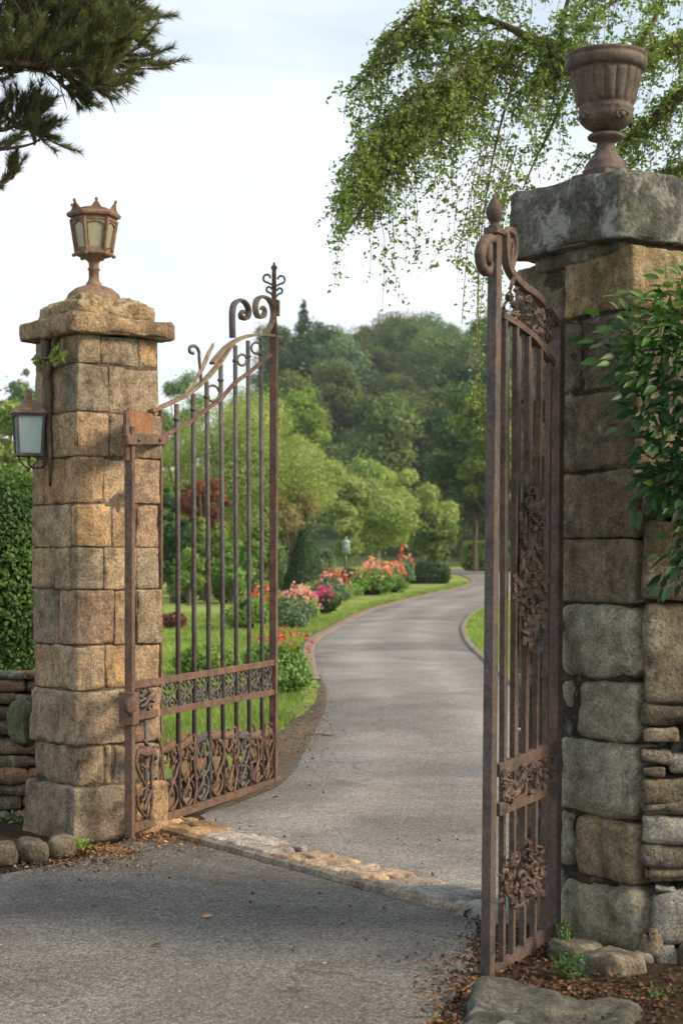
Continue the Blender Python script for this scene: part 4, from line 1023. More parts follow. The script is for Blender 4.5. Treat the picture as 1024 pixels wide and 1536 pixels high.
np_mesh('crown',V,Fc,T,L_BIRCH,bt); shift(bt,bt.location)
print('birch leaves',len(P))

# ================================================================== PINE (upper left)
PY=11.0
pt=thing('pine_tree','dark pine reaching in over the lantern from the left','tree',(-4.1,PY+1.0,0))
wood=MB(); NP=[];ND=[];NT_=[]
wood.sweep(crv([Vector((-4.1,12,-.2)),Vector((-4.15,12,2)),Vector((-4.0,12,4)),Vector((-3.9,11.9,7))],4),[.24-.01*i for i in range(13)],9)
def pine_branchlet(p,d,L,nn=110,tint=.5):
    d=d.normalized(); e=p+d*L; wood.sweep([p,(p+e)/2+Vector((0,0,-.01)),e],[.008,.006,.003],4)
    for i in range(nn):
        t=R.random()**.8; q=p+d*(L*t); r=Vector((R.gauss(0,1),R.gauss(0,1),R.gauss(0,1))); r=(r-d*r.dot(d)); 
        if r.length<.01: continue
        r.normalize(); dd=(d*R.uniform(.7,1.1)+r*R.uniform(.5,.9)+Vector((0,0,.1))).normalized(); NP.append(q[:]); ND.append((dd*R.uniform(.05,.085))[:]); NT_.append(min(1,max(0,tint+R.gauss(0,.2))))
def pine_limb(pts,r,nb,spread,Lb=(.12,.24),dz=0,upb=.3,nn=125,f0=.25):
    C=crv([W(a-(38 if a>100 else a*.38 if a>0 else 0),b,PY+dz) for a,b in pts],7); N=len(C); wood.sweep(C,[r*(1-.8*i/(N-1)) for i in range(N)],6)
    for i in range(nb):
        f=f0+(1-f0)*R.random(); k=min(N-2,int(f*(N-1))); p=C[k].lerp(C[k+1],R.random()); ax=(C[k+1]-C[k]).normalized()
        v=ax*R.uniform(.2,.9)+Vector((R.uniform(-.6,.7),R.uniform(-1,1),R.uniform(-.5,.9)+upb)); v.normalize(); off=v*R.uniform(0,spread)
        wood.sweep([p,p+off*.5+Vector((0,0,-.02)),p+off],[.009,.007,.005],4)
        pine_branchlet(p+off,v+Vector((0,0,.25)),R.uniform(*Lb),nn,R.random())
pine_limb([(-330,60),(-150,20),(0,30),(90,50),(160,70),(205,95)],.05,300,.3)
pine_limb([(-330,20),(-150,-40),(0,-30),(100,-20),(170,0),(215,40)],.05,300,.32,dz=.3)
pine_limb([(-300,90),(-120,80),(-20,90),(60,95),(120,100),(185,130)],.04,130,.2,dz=-.2)
pine_limb([(-200,60),(-60,60),(30,75),(90,100),(135,128),(160,150)],.02,16,.06,Lb=(.06,.12),upb=-.1,f0=.75)
pine_limb([(-330,200),(-180,190),(-80,190),(0,195),(50,185),(85,195)],.03,75,.14,dz=.1,Lb=(.14,.24))
pine_limb([(-250,230),(-120,220),(-30,225),(30,222),(80,215),(100,205)],.02,20,.07,dz=.0,Lb=(.1,.18))
pine_limb([(-250,290),(-120,280),(-40,278),(0,277),(25,268),(38,258)],.018,14,.04,dz=.1,Lb=(.1,.16),f0=.4)
pine_limb([(-300,120),(-150,130),(-50,115),(10,105),(40,100)],.03,60,.16,dz=.2)
# bare twiglets below the canopy
for i in range(60):
    x=R.uniform(55,165); y=R.uniform(80,112); p=W(x,y,PY+R.uniform(-.2,.2)); q=p+Vector((R.uniform(.05,.25),R.uniform(-.1,.1),R.uniform(-.28,-.05))); m_=(p+q)/2+Vector((0,0,-.02)); wood.sweep([p,m_,q],[.006,.004,.002],4)
wood.build('trunk',BARK,pt)
P=np.array(NP);D=np.array(ND); S=np.cross(D,rng.normal(size=D.shape)); S/=np.linalg.norm(S,axis=1,keepdims=True); S*=.0027
V=np.stack([P-S,P+S,P+D],1).reshape(-1,3); np_mesh('crown',V,np.arange(len(V)).reshape(-1,3),np.array(NT_),L_PINE,pt); shift(pt,pt.location)
print('needles',len(P))

# ================================================================== CREEPER on the right
cr_=thing('creeper','glossy green leafy creeper spilling over the mossy pillar and rubble wall','climber',(1.45,6.5,.0))
stem=MB(); P1=[];D1=[];N1=[];T1=[]
def vine_stem(pts,r,Y,nleaf,spread,tint,lsize=1,hang=.5):
    pts=[(a+18,b+6) for a,b,*_ in pts]
    C=crv([W(a,b,Y+(q[0] if q else 0)) for a,b,*q in pts],6); N=len(C); stem.sweep(C,[r*(1-.7*i/(N-1)) for i in range(N)],5)
    for i in range(nleaf):
        f=R.random(); k=min(N-2,int(f*(N-1))); p=C[k].lerp(C[k+1],R.random()); ax=(C[k+1]-C[k]).normalized()
        o=Vector((R.gauss(0,1),R.gauss(0,.8)-.3,R.gauss(0,1)))*spread; q=p+o
        dd=(ax*.5+o.normalized()*.9+Vector((-.15,-.35,-hang*R.random()*1.6+.15))).normalized()
        P1.append((q,dd,R.uniform(.035,.088)*lsize,min(1,max(0,tint+.12*(q.z>2.55)+R.gauss(0,.2)))))  # higher leaves get a lighter tint: sunlight on the top put into colour
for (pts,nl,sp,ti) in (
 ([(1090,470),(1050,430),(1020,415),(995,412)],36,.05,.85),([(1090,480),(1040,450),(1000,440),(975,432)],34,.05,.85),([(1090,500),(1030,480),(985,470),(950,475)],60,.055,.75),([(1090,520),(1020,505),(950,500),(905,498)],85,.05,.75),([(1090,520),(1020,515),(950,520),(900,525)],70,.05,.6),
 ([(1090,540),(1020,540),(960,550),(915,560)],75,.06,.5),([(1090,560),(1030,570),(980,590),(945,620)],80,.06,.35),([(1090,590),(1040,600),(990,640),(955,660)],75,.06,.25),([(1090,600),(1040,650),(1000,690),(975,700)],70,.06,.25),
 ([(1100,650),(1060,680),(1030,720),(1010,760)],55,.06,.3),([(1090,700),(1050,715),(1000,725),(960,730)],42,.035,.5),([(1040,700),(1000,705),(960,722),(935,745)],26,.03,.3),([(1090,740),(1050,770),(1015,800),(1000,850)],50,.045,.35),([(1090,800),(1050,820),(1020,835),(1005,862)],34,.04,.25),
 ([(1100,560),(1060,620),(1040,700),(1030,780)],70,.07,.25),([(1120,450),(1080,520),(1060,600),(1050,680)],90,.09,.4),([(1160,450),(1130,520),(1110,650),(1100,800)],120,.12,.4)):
    vine_stem(pts,.006,6.5,int(nl*1.8),sp,ti)
Vv=[];Ff=[];Tt=[]
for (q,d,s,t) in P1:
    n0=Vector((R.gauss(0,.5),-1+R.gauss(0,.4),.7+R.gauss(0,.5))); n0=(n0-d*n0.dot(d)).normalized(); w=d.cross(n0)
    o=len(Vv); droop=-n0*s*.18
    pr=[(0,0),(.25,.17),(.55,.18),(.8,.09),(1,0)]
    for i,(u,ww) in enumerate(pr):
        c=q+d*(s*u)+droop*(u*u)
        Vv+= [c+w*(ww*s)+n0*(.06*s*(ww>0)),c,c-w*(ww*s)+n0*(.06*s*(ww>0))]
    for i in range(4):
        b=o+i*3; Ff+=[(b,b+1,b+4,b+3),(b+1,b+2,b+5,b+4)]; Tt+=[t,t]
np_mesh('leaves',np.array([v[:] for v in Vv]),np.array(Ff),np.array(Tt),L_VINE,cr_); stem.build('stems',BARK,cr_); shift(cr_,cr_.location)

# ================================================================== HEDGES, SHRUBS, FLOWERS
def shell_points(n,hx,hy,h,rg,rnd=.35,j=.04,top=None):
    """points on a rounded box surface standing on z=0"""
    d=rg.normal(size=(n,3)); p=4.0
    m=(np.abs(d)**p).sum(1)**(1/p); d=d/m[:,None]
    P=d*np.array([hx,hy,h/2]); P[:,2]+=h/2; N=d.copy()
    P+=rg.normal(size=(n,3))*j
    k=P[:,2]>-.05; return P[k],N[k]
def hedge(label,base,hx,hy,h,n,size,mat,rz=0,seed=3,name='hedge',cat='hedge',group=None,ball=False,lump=.04):
    rg=np.random.default_rng(seed); root=thing(name,label,cat,base,group); root.rotation_euler=(0,0,rz)
    if ball:
        d=rg.normal(size=(n,3)); d/=np.linalg.norm(d,axis=1,keepdims=True); P=d*np.array([hx,hy,h/2]); P[:,2]+=h/2; N=d
        P+=rg.normal(size=P.shape)*lump
    else: P,N=shell_points(n,hx,hy,h,rg,j=lump)
    # low-frequency lumps
    L=np.sin(P[:,0]*5.1+seed)*np.sin(P[:,2]*6.3)*np.sin(P[:,1]*4.7+1)
    P=P+N*(L*.05)[:,None]*min(1,hx)
    T=np.clip(rg.random(len(P))*.6+.2+.25*L,0,1)
    V,Fc,T=leaves(P,N+rg.normal(size=P.shape)*.55,size,T,.6,rg=rg); np_mesh('foliage',V,Fc,T,mat,root)
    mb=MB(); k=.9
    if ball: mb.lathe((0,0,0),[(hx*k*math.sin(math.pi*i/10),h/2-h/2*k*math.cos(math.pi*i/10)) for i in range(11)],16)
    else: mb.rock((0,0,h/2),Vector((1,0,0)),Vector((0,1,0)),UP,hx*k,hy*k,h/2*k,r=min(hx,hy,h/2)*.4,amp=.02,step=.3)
    mb.build('shadow_core',CORE,root); return root  # dark filler core in shadow colour, added so the leaf shell isn't see-through
hedge('tall clipped hedge with rounded top behind the low rubble wall',(-3.6,12.0,.3),1.55,.9,2.02,90000,.036,L_HEDGE,seed=4,lump=.03)
def Gp(px,py): return G(px,py)
def hp(label,px0,px1,yt,yb,n,size,mat,ball=False,**k):
    p=Gp((px0+px1)/2,yb); hw=(px1-px0)/2*p.y/F; h=(yb-yt)*p.y/F; return hedge(label,(p.x,p.y+hw*.6,p.z-.05),hw,hw*(1 if ball else .6),h+.05,n,size,mat,ball=ball,**k)
hp('low dark clipped box hedge at the bend of the drive',614,673,845,876,5000,.09,L_DARK,seed=5)
p=G(712,858); hedge('taller fresh green clipped hedge beyond the far bend of the drive',(p.x+1.6,p.y+2,p.z),2.2,.9,1.75,9000,.13,L_MID,seed=6)
p=G(402,884); hp('pale grey green ball shrub just right of the wide gate leaf',393,450,836,886,6000,.08,L_GREY,True,seed=7,name='shrub',cat='shrub')
hp('second grey green ball shrub in front of the dark cone',446,490,836,882,5000,.08,L_GREY,True,seed=8,name='shrub',cat='shrub')
hp('narrow grey green upright shrub beside the dark cone',478,500,826,872,3500,.08,L_GREY,False,seed=9,name='shrub',cat='shrub')
# topiary cone
p=G(457,900); rgc=np.random.default_rng(31); root=thing('topiary_cone','dark green clipped cone of yew behind the grey shrubs','shrub',((457-512)/F*55,55,gh(0,55)))
hgt=HC-(765-HY)/F*55-gh(0,55); ww=34*55/F; n=16000; u=rgc.random(n)**.6; a=rgc.random(n)*6.283; rr=ww*(1-.92*(1-u))*(.95+.1*rgc.random(n)); z=(1-u)*hgt
Pc=np.stack([np.cos(a)*rr*np.minimum(1,.35+u*1.2),np.sin(a)*rr,z],1); Nc=np.stack([np.cos(a),np.sin(a),np.full(n,.4)],1)
V,Fc,T=leaves(Pc,Nc+rgc.normal(size=Pc.shape)*.5,.09,rgc.random(n),.6,rg=rgc); np_mesh('foliage',V,Fc,T,L_DARK,root)
mb=MB(); mb.lathe((0,0,0),[(ww*.85,0),(ww*.5,hgt*.5),(0.02,hgt*.92)],14); mb.build('shadow_core',CORE,root)  # added dark core fills the cone with inner shade, no modelled wood

def flower_bush(label,px0,px1,yt,yb,mleaf,fl,nleaf,lsize,nfl,fsize,seed,name='flowering_shrub',fz=.6,xbias=0,group='flowering shrubs along the drive'):
    p=Gp((px0+px1)/2,yb); hw=(px1-px0)/2*p.y/F; h=(yb-yt)*p.y/F
    rg=np.random.default_rng(seed); root=thing(name,label,'shrub',(p.x,p.y+hw*.5,p.z),group)
    pf=[]
    for i in range(14):
        a=rg.random()*6.28; r=rg.random()**.5*hw*.68; pf.append(((math.cos(a)*r,math.sin(a)*r*.7,h*(.25+.4*rg.random()*(1-r/hw*.6))),hw*.42*(.7+.6*rg.random()),.8))
    crown_obj('foliage',pf,nleaf,lsize,mleaf,root,rg,.5)
    mb=MB(); mb.lathe((0,0,0),[(hw*.35,-.05),(hw*.45,h*.3),(hw*.3,h*.5),(0.01,h*.6)],12); mb.build('shadow_core',CORE,root)  # added near-black core, shade coloured in behind the leaves
    for (mat,frac) in fl:
        k=int(nfl*frac*.95); C=[]
        for i in range(k):
            a=rg.random()*6.28; r=rg.random()**.6*hw*.95; q=1-(r/hw)**2
            zz=h*(.35+.68*q**.5) if fz<.8 else h*(.78+.24*q); C.append((math.cos(a)*r+xbias*hw,math.sin(a)*r*.75-.1*hw,zz*rg.uniform(.8,1.06)))
        fsz=fsize*.62; C=np.repeat(np.array(C),6,0)+rg.normal(size=(k*6,3))*fsz*.45; V,Fc,T=leaves(C,rg.normal(size=C.shape)+np.array([0,-.8,.8]),fsz,rg.random(len(C)),.85,rg=rg)
        np_mesh('blossoms',V,Fc,T,mat,root)
    return root
flower_bush('big bright green bush topped with red flowers just behind the gate leaf',350,462,942,1045,L_MID,[(P_RED,.8),(P_MAG,.2)],17000,.05,46,.05,41,fz=.9,xbias=.25)
flower_bush('low light green bush behind the gate bars in front of the lawn',252,352,962,1016,L_BRIGHT,[],9000,.05,0,.05,42,name='shrub')
flower_bush('shrub with pale pink and white flowers by the drive',408,482,880,938,L_GREY,[(P_PINK,1)],8000,.06,70,.09,43)
flower_bush('small shrub of deep magenta flowers between the pink shrubs',466,510,882,922,L_DARK,[(P_MAG,1)],3500,.06,40,.09,44)
flower_bush('shrub with coral pink flowers beyond the magenta one',470,530,856,908,L_GREY,[(P_PINK,.6),(P_RED,.4)],5000,.08,55,.11,45)
flower_bush('wide shrub of peach and orange roses by the drive bend',524,592,842,893,L_MID,[(P_ORA,.7),(P_PINK,.3)],7000,.08,60,.13,46)
flower_bush('orange flowered shrub beside the brown post',562,612,844,889,L_MID,[(P_ORA,.8),(P_RED,.2)],4500,.08,36,.14,47)
flower_bush('tall thin shrub with orange blooms behind the brown post',590,622,822,880,L_GREY,[(P_ORA,.6),(P_RED,.4)],2600,.08,20,.13,48)
flower_bush('scarlet flowers seen through the gate beside the grey ball shrub',360,424,882,932,L_BRIGHT,[(P_RED,.6),(P_ORA,.4)],5000,.07,40,.09,49)
flower_bush('low grey green lavender like shrub at the lawn edge',418,462,905,945,L_GREY,[],5000,.06,0,.05,50,name='shrub')
flower_bush('red leaved shrub seen through the middle gate bars',292,345,828,890,L_RED,[(P_RED,.6)],4500,.09,12,.12,51,fz=.4,name='shrub')
flower_bush('yellow green shrub low behind the gate bars',330,378,846,905,L_BRIGHT,[],5000,.08,0,.05,52,name='shrub')
flower_bush('dark dry shrub low at the far side of the lawn',236,276,905,945,L_RED,[],2500,.07,0,.05,53,name='shrub')

for (a_,b_,t_,y_,m_,sd_,lb_) in ((372,420,832,892,L_MID,55,'mid green shrub behind the scarlet flowers'),(500,545,846,884,L_DARK,56,'dark green filler shrub behind the coral flowers'),(545,600,852,882,L_GREY,57,'grey green filler shrub behind the orange roses'),(446,486,868,905,L_MID,58,'leafy green shrub between the pink and coral flowers'),(256,300,850,905,L_MID,59,'mid green shrub at the left end of the lawn bed'),(318,352,862,905,L_BRIGHT,60,'light green shrub behind the red leaved shrub')):
    flower_bush(lb_,a_,b_,t_,y_,m_,[],8000,.07,0,.05,sd_,name='shrub')
for (a_,b_,t_,y_,m_,sd_,lb_) in ((336,400,868,946,L_MID,155,'leafy green bush filling the gate bars right of the lawn'),(372,424,852,922,L_BRIGHT,156,'light green bush just left of the meeting stile'),(430,476,890,930,L_MID,157,'green bush filling in behind the pale pink shrub'),(500,540,868,898,L_MID,158,'low green bush at the front of the rose bed')):
    flower_bush(lb_,a_,b_,t_,y_,m_,[],11000,.05,0,.05,sd_,name='shrub')
# garden lantern on a post, brown post
p=G(519,884); gl=thing('garden_lantern','small pale glass lantern on a thin post among the flowers','lantern',p); mb=MB()
mb.sweep([p,p+UP*.75],.02,6); mb.build('post',GUN,gl); z0=HC-(830-HY)/F*p.y
mb=MB(); mb.sweep([Vector((p.x,p.y,p.z+.7)),Vector((p.x,p.y,z0))],.015,6); c=Vector((p.x,p.y,z0)); mb.lathe(c,[(.15,0),(.16,.02),(.16,.03)],8); mb.lathe(c,[(.16,.38),(.17,.4),(.12,.46),(.04,.49),(.03,.55),(.04,.58),(.02,.62),(0,.62)],8); 
for k in range(4):
    a=k*math.pi/2+.6; mb.sweep([c+Vector((math.cos(a)*.15,math.sin(a)*.15,0)),c+Vector((math.cos(a)*.15,math.sin(a)*.15,.4))],.012,4)
mb.build('frame',GLASS2,gl)
mb=MB(); mb.lathe(c,[(.13,.03),(.135,.38)],12); mb.build('glass',GLASS2,gl); shift(gl,p)
p=G(601,872); mb=MB(); mb.rock((p.x,p.y,p.z+.55),Vector((1,0,0)),Vector((0,1,0)),UP,.2,.2,.62,r=.05,amp=.02,step=.08,tint=(.2,.1,.07)); tag(mb.build('wooden_post',STONE_W),'short thick reddish brown post among the orange flowers','post')

# ------------------------------------------------------------------ mid-distance trees
def tpx(name,label,cx,yt,hw,Y,mat,h0f=.25,npuff=34,nleaf=14000,size=.14,seed=1,**k):
    x=(cx-512)/F*Y; gz=gh(x,Y); h1=HC-(yt-HY)/F*Y-gz; w=hw*Y/F
    return tree(name,label,'tree',(x,Y,gz),w,h1*h0f,h1,npuff,nleaf,size,mat,seed=seed,**k)
tpx('olive_tree','large olive green tree filling the view behind the gate bars',352,588,124,56,L_OLIVE,.2,60,130000,.065,seed=61,trunk_r=.2,extra=[((2.0,-.5,3.9),1.2,.8),((2.6,-.3,3.3),.8,.9),((-1.5,-.5,2.8),1.2,.8),((.5,-.6,2.6),1.2,.8)])
tpx('olive_tree','pale green tree at the left of the gate opening behind the pillar edge',262,602,52,62,L_OLIVE,.05,44,40000,.085,seed=161,trunk_r=.1)
tpx('spindly_tree','thin airy tree against the sky left of the scrolled gate top',270,528,44,60,L_GREY,.45,34,7000,.09,seed=62,shell=.1)
tpx('tree','sprawling tan green tree edge just right of the wide gate leaf',452,640,58,60,L_OLIVE,.4,40,60000,.07,seed=63)
tpx('dry_tree','tan dry foliage hanging below the olive tree beside the gate',438,722,42,55,L_TAN,.45,24,11000,.06,seed=64,shell=.1)
tpx('round_tree','rounded pale green tree beside the drive behind the flowers',566,668,72,78,L_OLIVE,.16,46,48000,.12,seed=65,bark=BARKP)
tpx('round_tree','second rounded green tree nearest the bend of the drive',636,706,52,84,L_OLIVE,.14,38,38000,.12,seed=66,bark=BARKP)
tpx('round_tree','small feathery tree left of the two rounded trees',520,700,42,72,L_OLIVE,.18,30,24000,.11,seed=67)
tpx('bush','dark bushy evergreen behind the low box hedge',648,748,38,80,L_MID,.02,30,22000,.13,seed=68)
tpx('bright_tree','vivid green round tree standing behind the meeting stile',455,552,42,110,L_BRIGHT,.2,30,24000,.17,seed=69)
tpx('copper_bush','copper brown shrub showing through the upper gate bars',305,708,50,50,L_RED,.5,40,16000,.075,seed=70,shell=.15,pr=.2)
tpx('dark_conifer','dark ragged conifer just right of the tan pillar behind the bars',262,690,30,48,L_DARK,.02,40,26000,.08,seed=71,shape='round')
tpx('bright_shrub','sunny yellow green shrub filling the gate bars at mid height',312,765,50,49,L_BRIGHT,.02,44,36000,.08,seed=72,pr=.24)
tpx('bright_shrub','dense mid green shrub behind the bars beneath the copper leaves',350,800,36,47,L_MID,.02,34,22000,.08,seed=172,pr=.24)
tpx('bright_shrub','low yellow green shrub near the dark conifer behind the bars',285,812,30,46,L_BRIGHT,.02,30,16000,.08,seed=173,pr=.24)
tpx('bright_shrub','rounded light green shrub at the far edge of the lawn',262,828,34,52,L_BRIGHT,.02,30,16000,.085,seed=174,pr=.24)
tpx('bright_shrub','green shrub behind the last gate bars left of the meeting stile',384,775,38,50,L_MID,.02,40,26000,.09,seed=73)
tpx('back_tree','yellow green tree behind the clipped hedge at the left edge',22,570,46,46,L_OLIVE,.1,30,16000,.12,seed=74)
tpx('back_tree','grey green airy tree rising above the left hedge',36,520,44,62,L_GREY,.3,26,7000,.14,seed=75,shell=.1)
tpx('back_tree','dark green tree low behind the wall lantern',-20,600,60,50,L_MID,.1,30,14000,.12,seed=76)
tpx('tall_tree','tall mid green tree on the right seen past the narrow gate leaf',712,560,70,96,L_HILL,.05,64,70000,.17,seed=77)
tpx('tall_tree','broad green tree right behind the far hedge',668,650,52,104,L_HILL2,.05,50,40000,.19,seed=78)
tpx('tall_tree','pale green tree high behind the hanging birch strands',735,545,55,88,L_BRIGHT,.2,44,22000,.28,seed=79)
tpx('tall_tree','dark spreading tree farther right hidden mostly by the narrow gate',800,580,80,90,L_HILL,.05,50,20000,.24,seed=80)

# hillside trees: three kinds copied over the slope
hk=[]
for i,(mt,pr,sh) in enumerate(((L_HILL,.3,'round'),(L_HILL2,.26,'round'),(L_DARK,.24,'round'),(L_GREY,.28,'round'),(L_HILL2,.34,'round'),(L_HILL,.3,'cone'))):
    t=tree('hillside_tree','x','tree',(0,0,0),4.2,1.0,10.5,44,13000,.3,mt,seed=90+i,trunk_r=.22,pr=pr,shape=sh,squash_x=(1.35 if i==4 else .8 if i==1 else 1)); hk.append(t)
labs=['rounded green tree in the wooded hillside beyond the garden','bushy green tree in the wooded hillside beyond the garden','dark green tree in the wooded hillside beyond the garden','greyish tree in the wooded hillside beyond the garden','broad spreading tree in the wooded hillside beyond the garden','pointed conifer in the wooded hillside beyond the garden']
used=[0]*6; rh=random.Random(8); cnt=0
for row in range(12):
    Y=128+row*13.5; x0=(-40 if row<3 else -60)
    x=(-60-512)/F*Y if row>=2 else (380-512)/F*Y
    xe=(900-512)/F*Y
    while x<xe:
        xx=x+rh.uniform(-1.5,1.5); yy=Y+rh.uniform(-5,5); pxx=512+xx/yy*F
        k=rh.choice([0,0,1,1,2,2,3,4,4,5]); s=rh.uniform(.65,1.3)
        if pxx<395+row*1.5: x+=3; continue
        loc=(xx,yy,gh(xx,yy)-.5)
        if not used[k]:
            hk[k].location=loc; hk[k].scale=(s,s,s*rh.uniform(.9,1.1)); hk[k]['label']=labs[k]; hk[k]['group']='trees on the wooded hillside'; used[k]=1
        else: dup(hk[k],loc,rh.uniform(0,6.28),s,labs[k],'trees on the wooded hillside')
        cnt+=1; x+=rh.uniform(4.8,7.5)
print('hill trees',cnt)
tpx('fir_tree','slim dark fir standing above the hill skyline',455,450,34,200,L_DARK,.3,150,16000,.3,seed=99,shape='cone')

# ------------------------------------------------------------------ grass, litter, small plants
def inroad(x,y): return interp(LE,y)-.24<x<interp(RE,y)+.12
GP=[];GTt=[];GHh=[]
def blades(n,fx,size):
    for i in range(n):
        x,y=fx()
        if inroad(x,y): continue
        if y<21 and x<0 and x>interp(LE,y)-.28-.1*math.sin(y*3): continue
        if y<13.9+.4*math.sin(x*3) : continue
        GP.append((x,y,gh(x,y))); GTt.append(R.random()*.5+.25+.5*noise.noise(Vector((x*.9,y*.9,0)))); GHh.append(size*R.uniform(.6,1.4)*(1+y/60))
def fl_():
    y=13.5+26*R.random()**1.6; x=(R.uniform(225,540)-512)/F*y; return x,y
def fr_():
    y=20+28*R.random(); x=(R.uniform(680,800)-512)/F*y; return x,y
def fe_():
    y=20+50*R.random(); x=interp(LE,y)-.22-abs(R.gauss(0,.25)); return x,y
blades(60000,fl_,.05); blades(14000,fr_,.045); blades(9000,fe_,.05)
P=np.array(GP); n=len(P); a=rng.random(n)*6.283; hgt=np.array(GHh); w=.0035*(1+P[:,1]/18)
dx=np.stack([np.cos(a)*w,np.sin(a)*w,np.zeros(n)],1); tip=P+np.stack([rng.normal(size=n)*.4*hgt,rng.normal(size=n)*.4*hgt,hgt],1)
V=np.stack([P-dx,P+dx,tip],1).reshape(-1,3)
tag(np_mesh('grass',V,np.arange(3*n).reshape(n,3),np.clip(np.array(GTt),0,1),GRASSM),'short mown grass of the lawns beside the drive','grass',kind='stuff')
# dry leaf litter
LPt=[];LTt=[]
def lit(n,f,tf=lambda:R.random()**1.5):
    for i in range(n):
        x,y=f(); LPt.append((x,y,gh(x,y)+.012+R.random()*.012)); LTt.append(tf())
def around(px,py,sx,sy):
    def f():
        q=G(px+R.gauss(0,sx),max(900,py+R.gauss(0,sy))); return q.x,q.y
    return f
lit(1300,around(225,1252,34,7),lambda:.35+.6*R.random()); lit(700,around(150,1282,34,6),lambda:.25+.7*R.random()); lit(260,around(300,1262,45,10)); lit(500,around(90,1300,70,7)); lit(500,around(450,1090,26,32)); lit(400,around(470,1060,16,30)); lit(1100,around(770,1430,45,32),lambda:.6*R.random()**1.3); lit(700,around(690,1500,34,30),lambda:.75*R.random()); lit(900,around(930,1500,70,22),lambda:.55*R.random()); lit(500,around(900,1515,70,14),lambda:.6*R.random()); lit(300,around(840,1490,40,10),lambda:.7*R.random()); lit(160,around(480,1330,200,70),lambda:.5*R.random())
P=np.array(LPt); V,Fc,T=leaves(P,rng.normal(size=P.shape)*.45+np.array([0,0,1]),.022,np.array(LTt),.55); tag(np_mesh('leaf_litter',V,Fc,T,LITTER),'scattered dry brown leaf litter along the road edges','leaf litter',kind='stuff')
# grit
GPp=[];GTp=[]
for i in range(5200):
    if i<2600: q=G(R.uniform(0,720),1262+274*R.random()); 
    elif i<3800: q=G(R.gauss(705,18),R.uniform(1380,1536))
    elif i<4600: q=G(R.uniform(0,260),1300+R.gauss(0,10))
    else: q=G(R.gauss(470,20),R.uniform(1040,1200))
    GPp.append((q.x,q.y,q.z+.012)); GTp.append(R.random()**1.6)
P=np.array(GPp); n=len(P); s=(.0018+.0035*rng.random(n)**3)[:,None]
tet=np.array([[1,0,-.3],[-.5,.87,-.3],[-.5,-.87,-.3],[0,0,1.0]]); V=(P[:,None,:]+tet[None]*s[:,None,:]*(.7+.6*rng.random((n,4,1)))).reshape(-1,3)
b=np.arange(n)[:,None]*4; Fc=np.concatenate([b+np.array([[0,1,3]]),b+np.array([[1,2,3]]),b+np.array([[2,0,3]])],0)
tag(np_mesh('grit',V,Fc,np.tile(np.array(GTp),3),GRIT),'loose stone grit on the asphalt','grit',kind='stuff')
# individual fallen leaves
def fallen(px,py,label,sz,tint,a=0):
    q=G(px,py); mb=MB(); u=Vector((math.cos(a),math.sin(a),.1)); v=Vector((-math.sin(a),math.cos(a),.15)); c=Vector((q.x,q.y,.018))
    pr=[(-.5,0),(-.25,.25),(.1,.3),(.35,.15),(.5,0),(.35,-.15),(.1,-.3),(-.25,-.25)]
    vs=[c+u*(p*sz)+v*(w*sz)+UP*(abs(w)*.35*sz) for p,w in pr]+[c]
    mb.add(vs,[(i,(i+1)%8,8) for i in range(8)],(tint,)*3); o=mb.build('fallen_leaf',LITTER); m=o.modifiers.new('s','SOLIDIFY'); m.thickness=.0012; tag(o,label,'leaf','fallen leaves on the asphalt')
fallen(311,1381,'orange fallen leaf lying in the middle of the foreground road',.05,.95,.3)
fallen(352,1313,'small dark red fallen leaf below the paving strip',.035,.6,1.2)
fallen(235,1424,'brown curled leaf low on the left of the road',.04,.3,.1)
fallen(441,1426,'tiny brown leaf right of the orange one',.022,.6,2)
fallen(414,1200,'dark brown leaf on the drive below the meeting stile',.05,.1,.4)
fallen(210,1318,'thin brown leaf on the road before the tan pillar',.035,.3,.8)
fallen(487,1452,'cream coloured chip lying low on the road',.022,1.0,.5)
# small green plants
def weed(px,py,w,h,n,size,mat,label,Y=None,name='weed'):
    p=G(px,py); root=thing(name,label,'plant',p); rg=np.random.default_rng(int(px*7+py)); 
    Pp=np.stack([rg.normal(size=n)*w*.4,rg.normal(size=n)*w*.3,rg.random(n)*h],1); V,Fc,T=leaves(Pp,rg.normal(size=Pp.shape)*.6+np.array([0,-.5,.8]),size,rg.random(n),.5,rg=rg); np_mesh('leaves',V,Fc,T,mat,root)
    mb=MB()
    for i in range(min(n//6,14)): mb.sweep([Vector((rg.normal()*.02,0,0)),Vector(Pp[i])],.0015,3)
    mb.build('stems',L_MID,root)
weed(856,1470,.1,.1,170,.022,L_VINE,'small leafy weed growing at the gate hinge foot')
weed(845,1440,.05,.16,140,.02,L_VINE,'ferny tuft climbing between stones beside the hinge stile')
weed(124,1276,.07,.06,130,.025,L_BRIGHT,'bright green tuft at the foot of the tan pillar')
weed(25,1235,.1,.08,90,.03,L_GREY,'straggly green weeds below the dark rubble wall')
weed(985,1500,.08,.06,70,.018,L_VINE,'low weed sprouting under the rubble wall')
weed(745,1528,.06,.02,160,.014,L_BRIGHT,'patch of moss on the flat dark rock')
p=G(440,1118)
# fallen stick on the mulch
for (x,y,lab,a) in((900,1072,None,0),):
    pass
mb=MB(); q=G(478,1106); mb.sweep(crv([q+Vector((-.1,0,.02)),q+Vector((0,.03,.03)),q+Vector((.09,-.02,.02)),q+Vector((.14,.02,.03))]),.006,5); tag(mb.build('stick',BARK),'short dry stick on the mulch edge of the drive','stick')
mb=MB(); q=G(715,1478); mb.sweep(crv([q+Vector((-.07,-.16,.02)),q+Vector((0,-.03,.025)),q+Vector((.05,.03,.02))]),.005,5); tag(mb.build('stick',BARK),'thin stick leaning at the foot of the narrow gate leaf','stick')

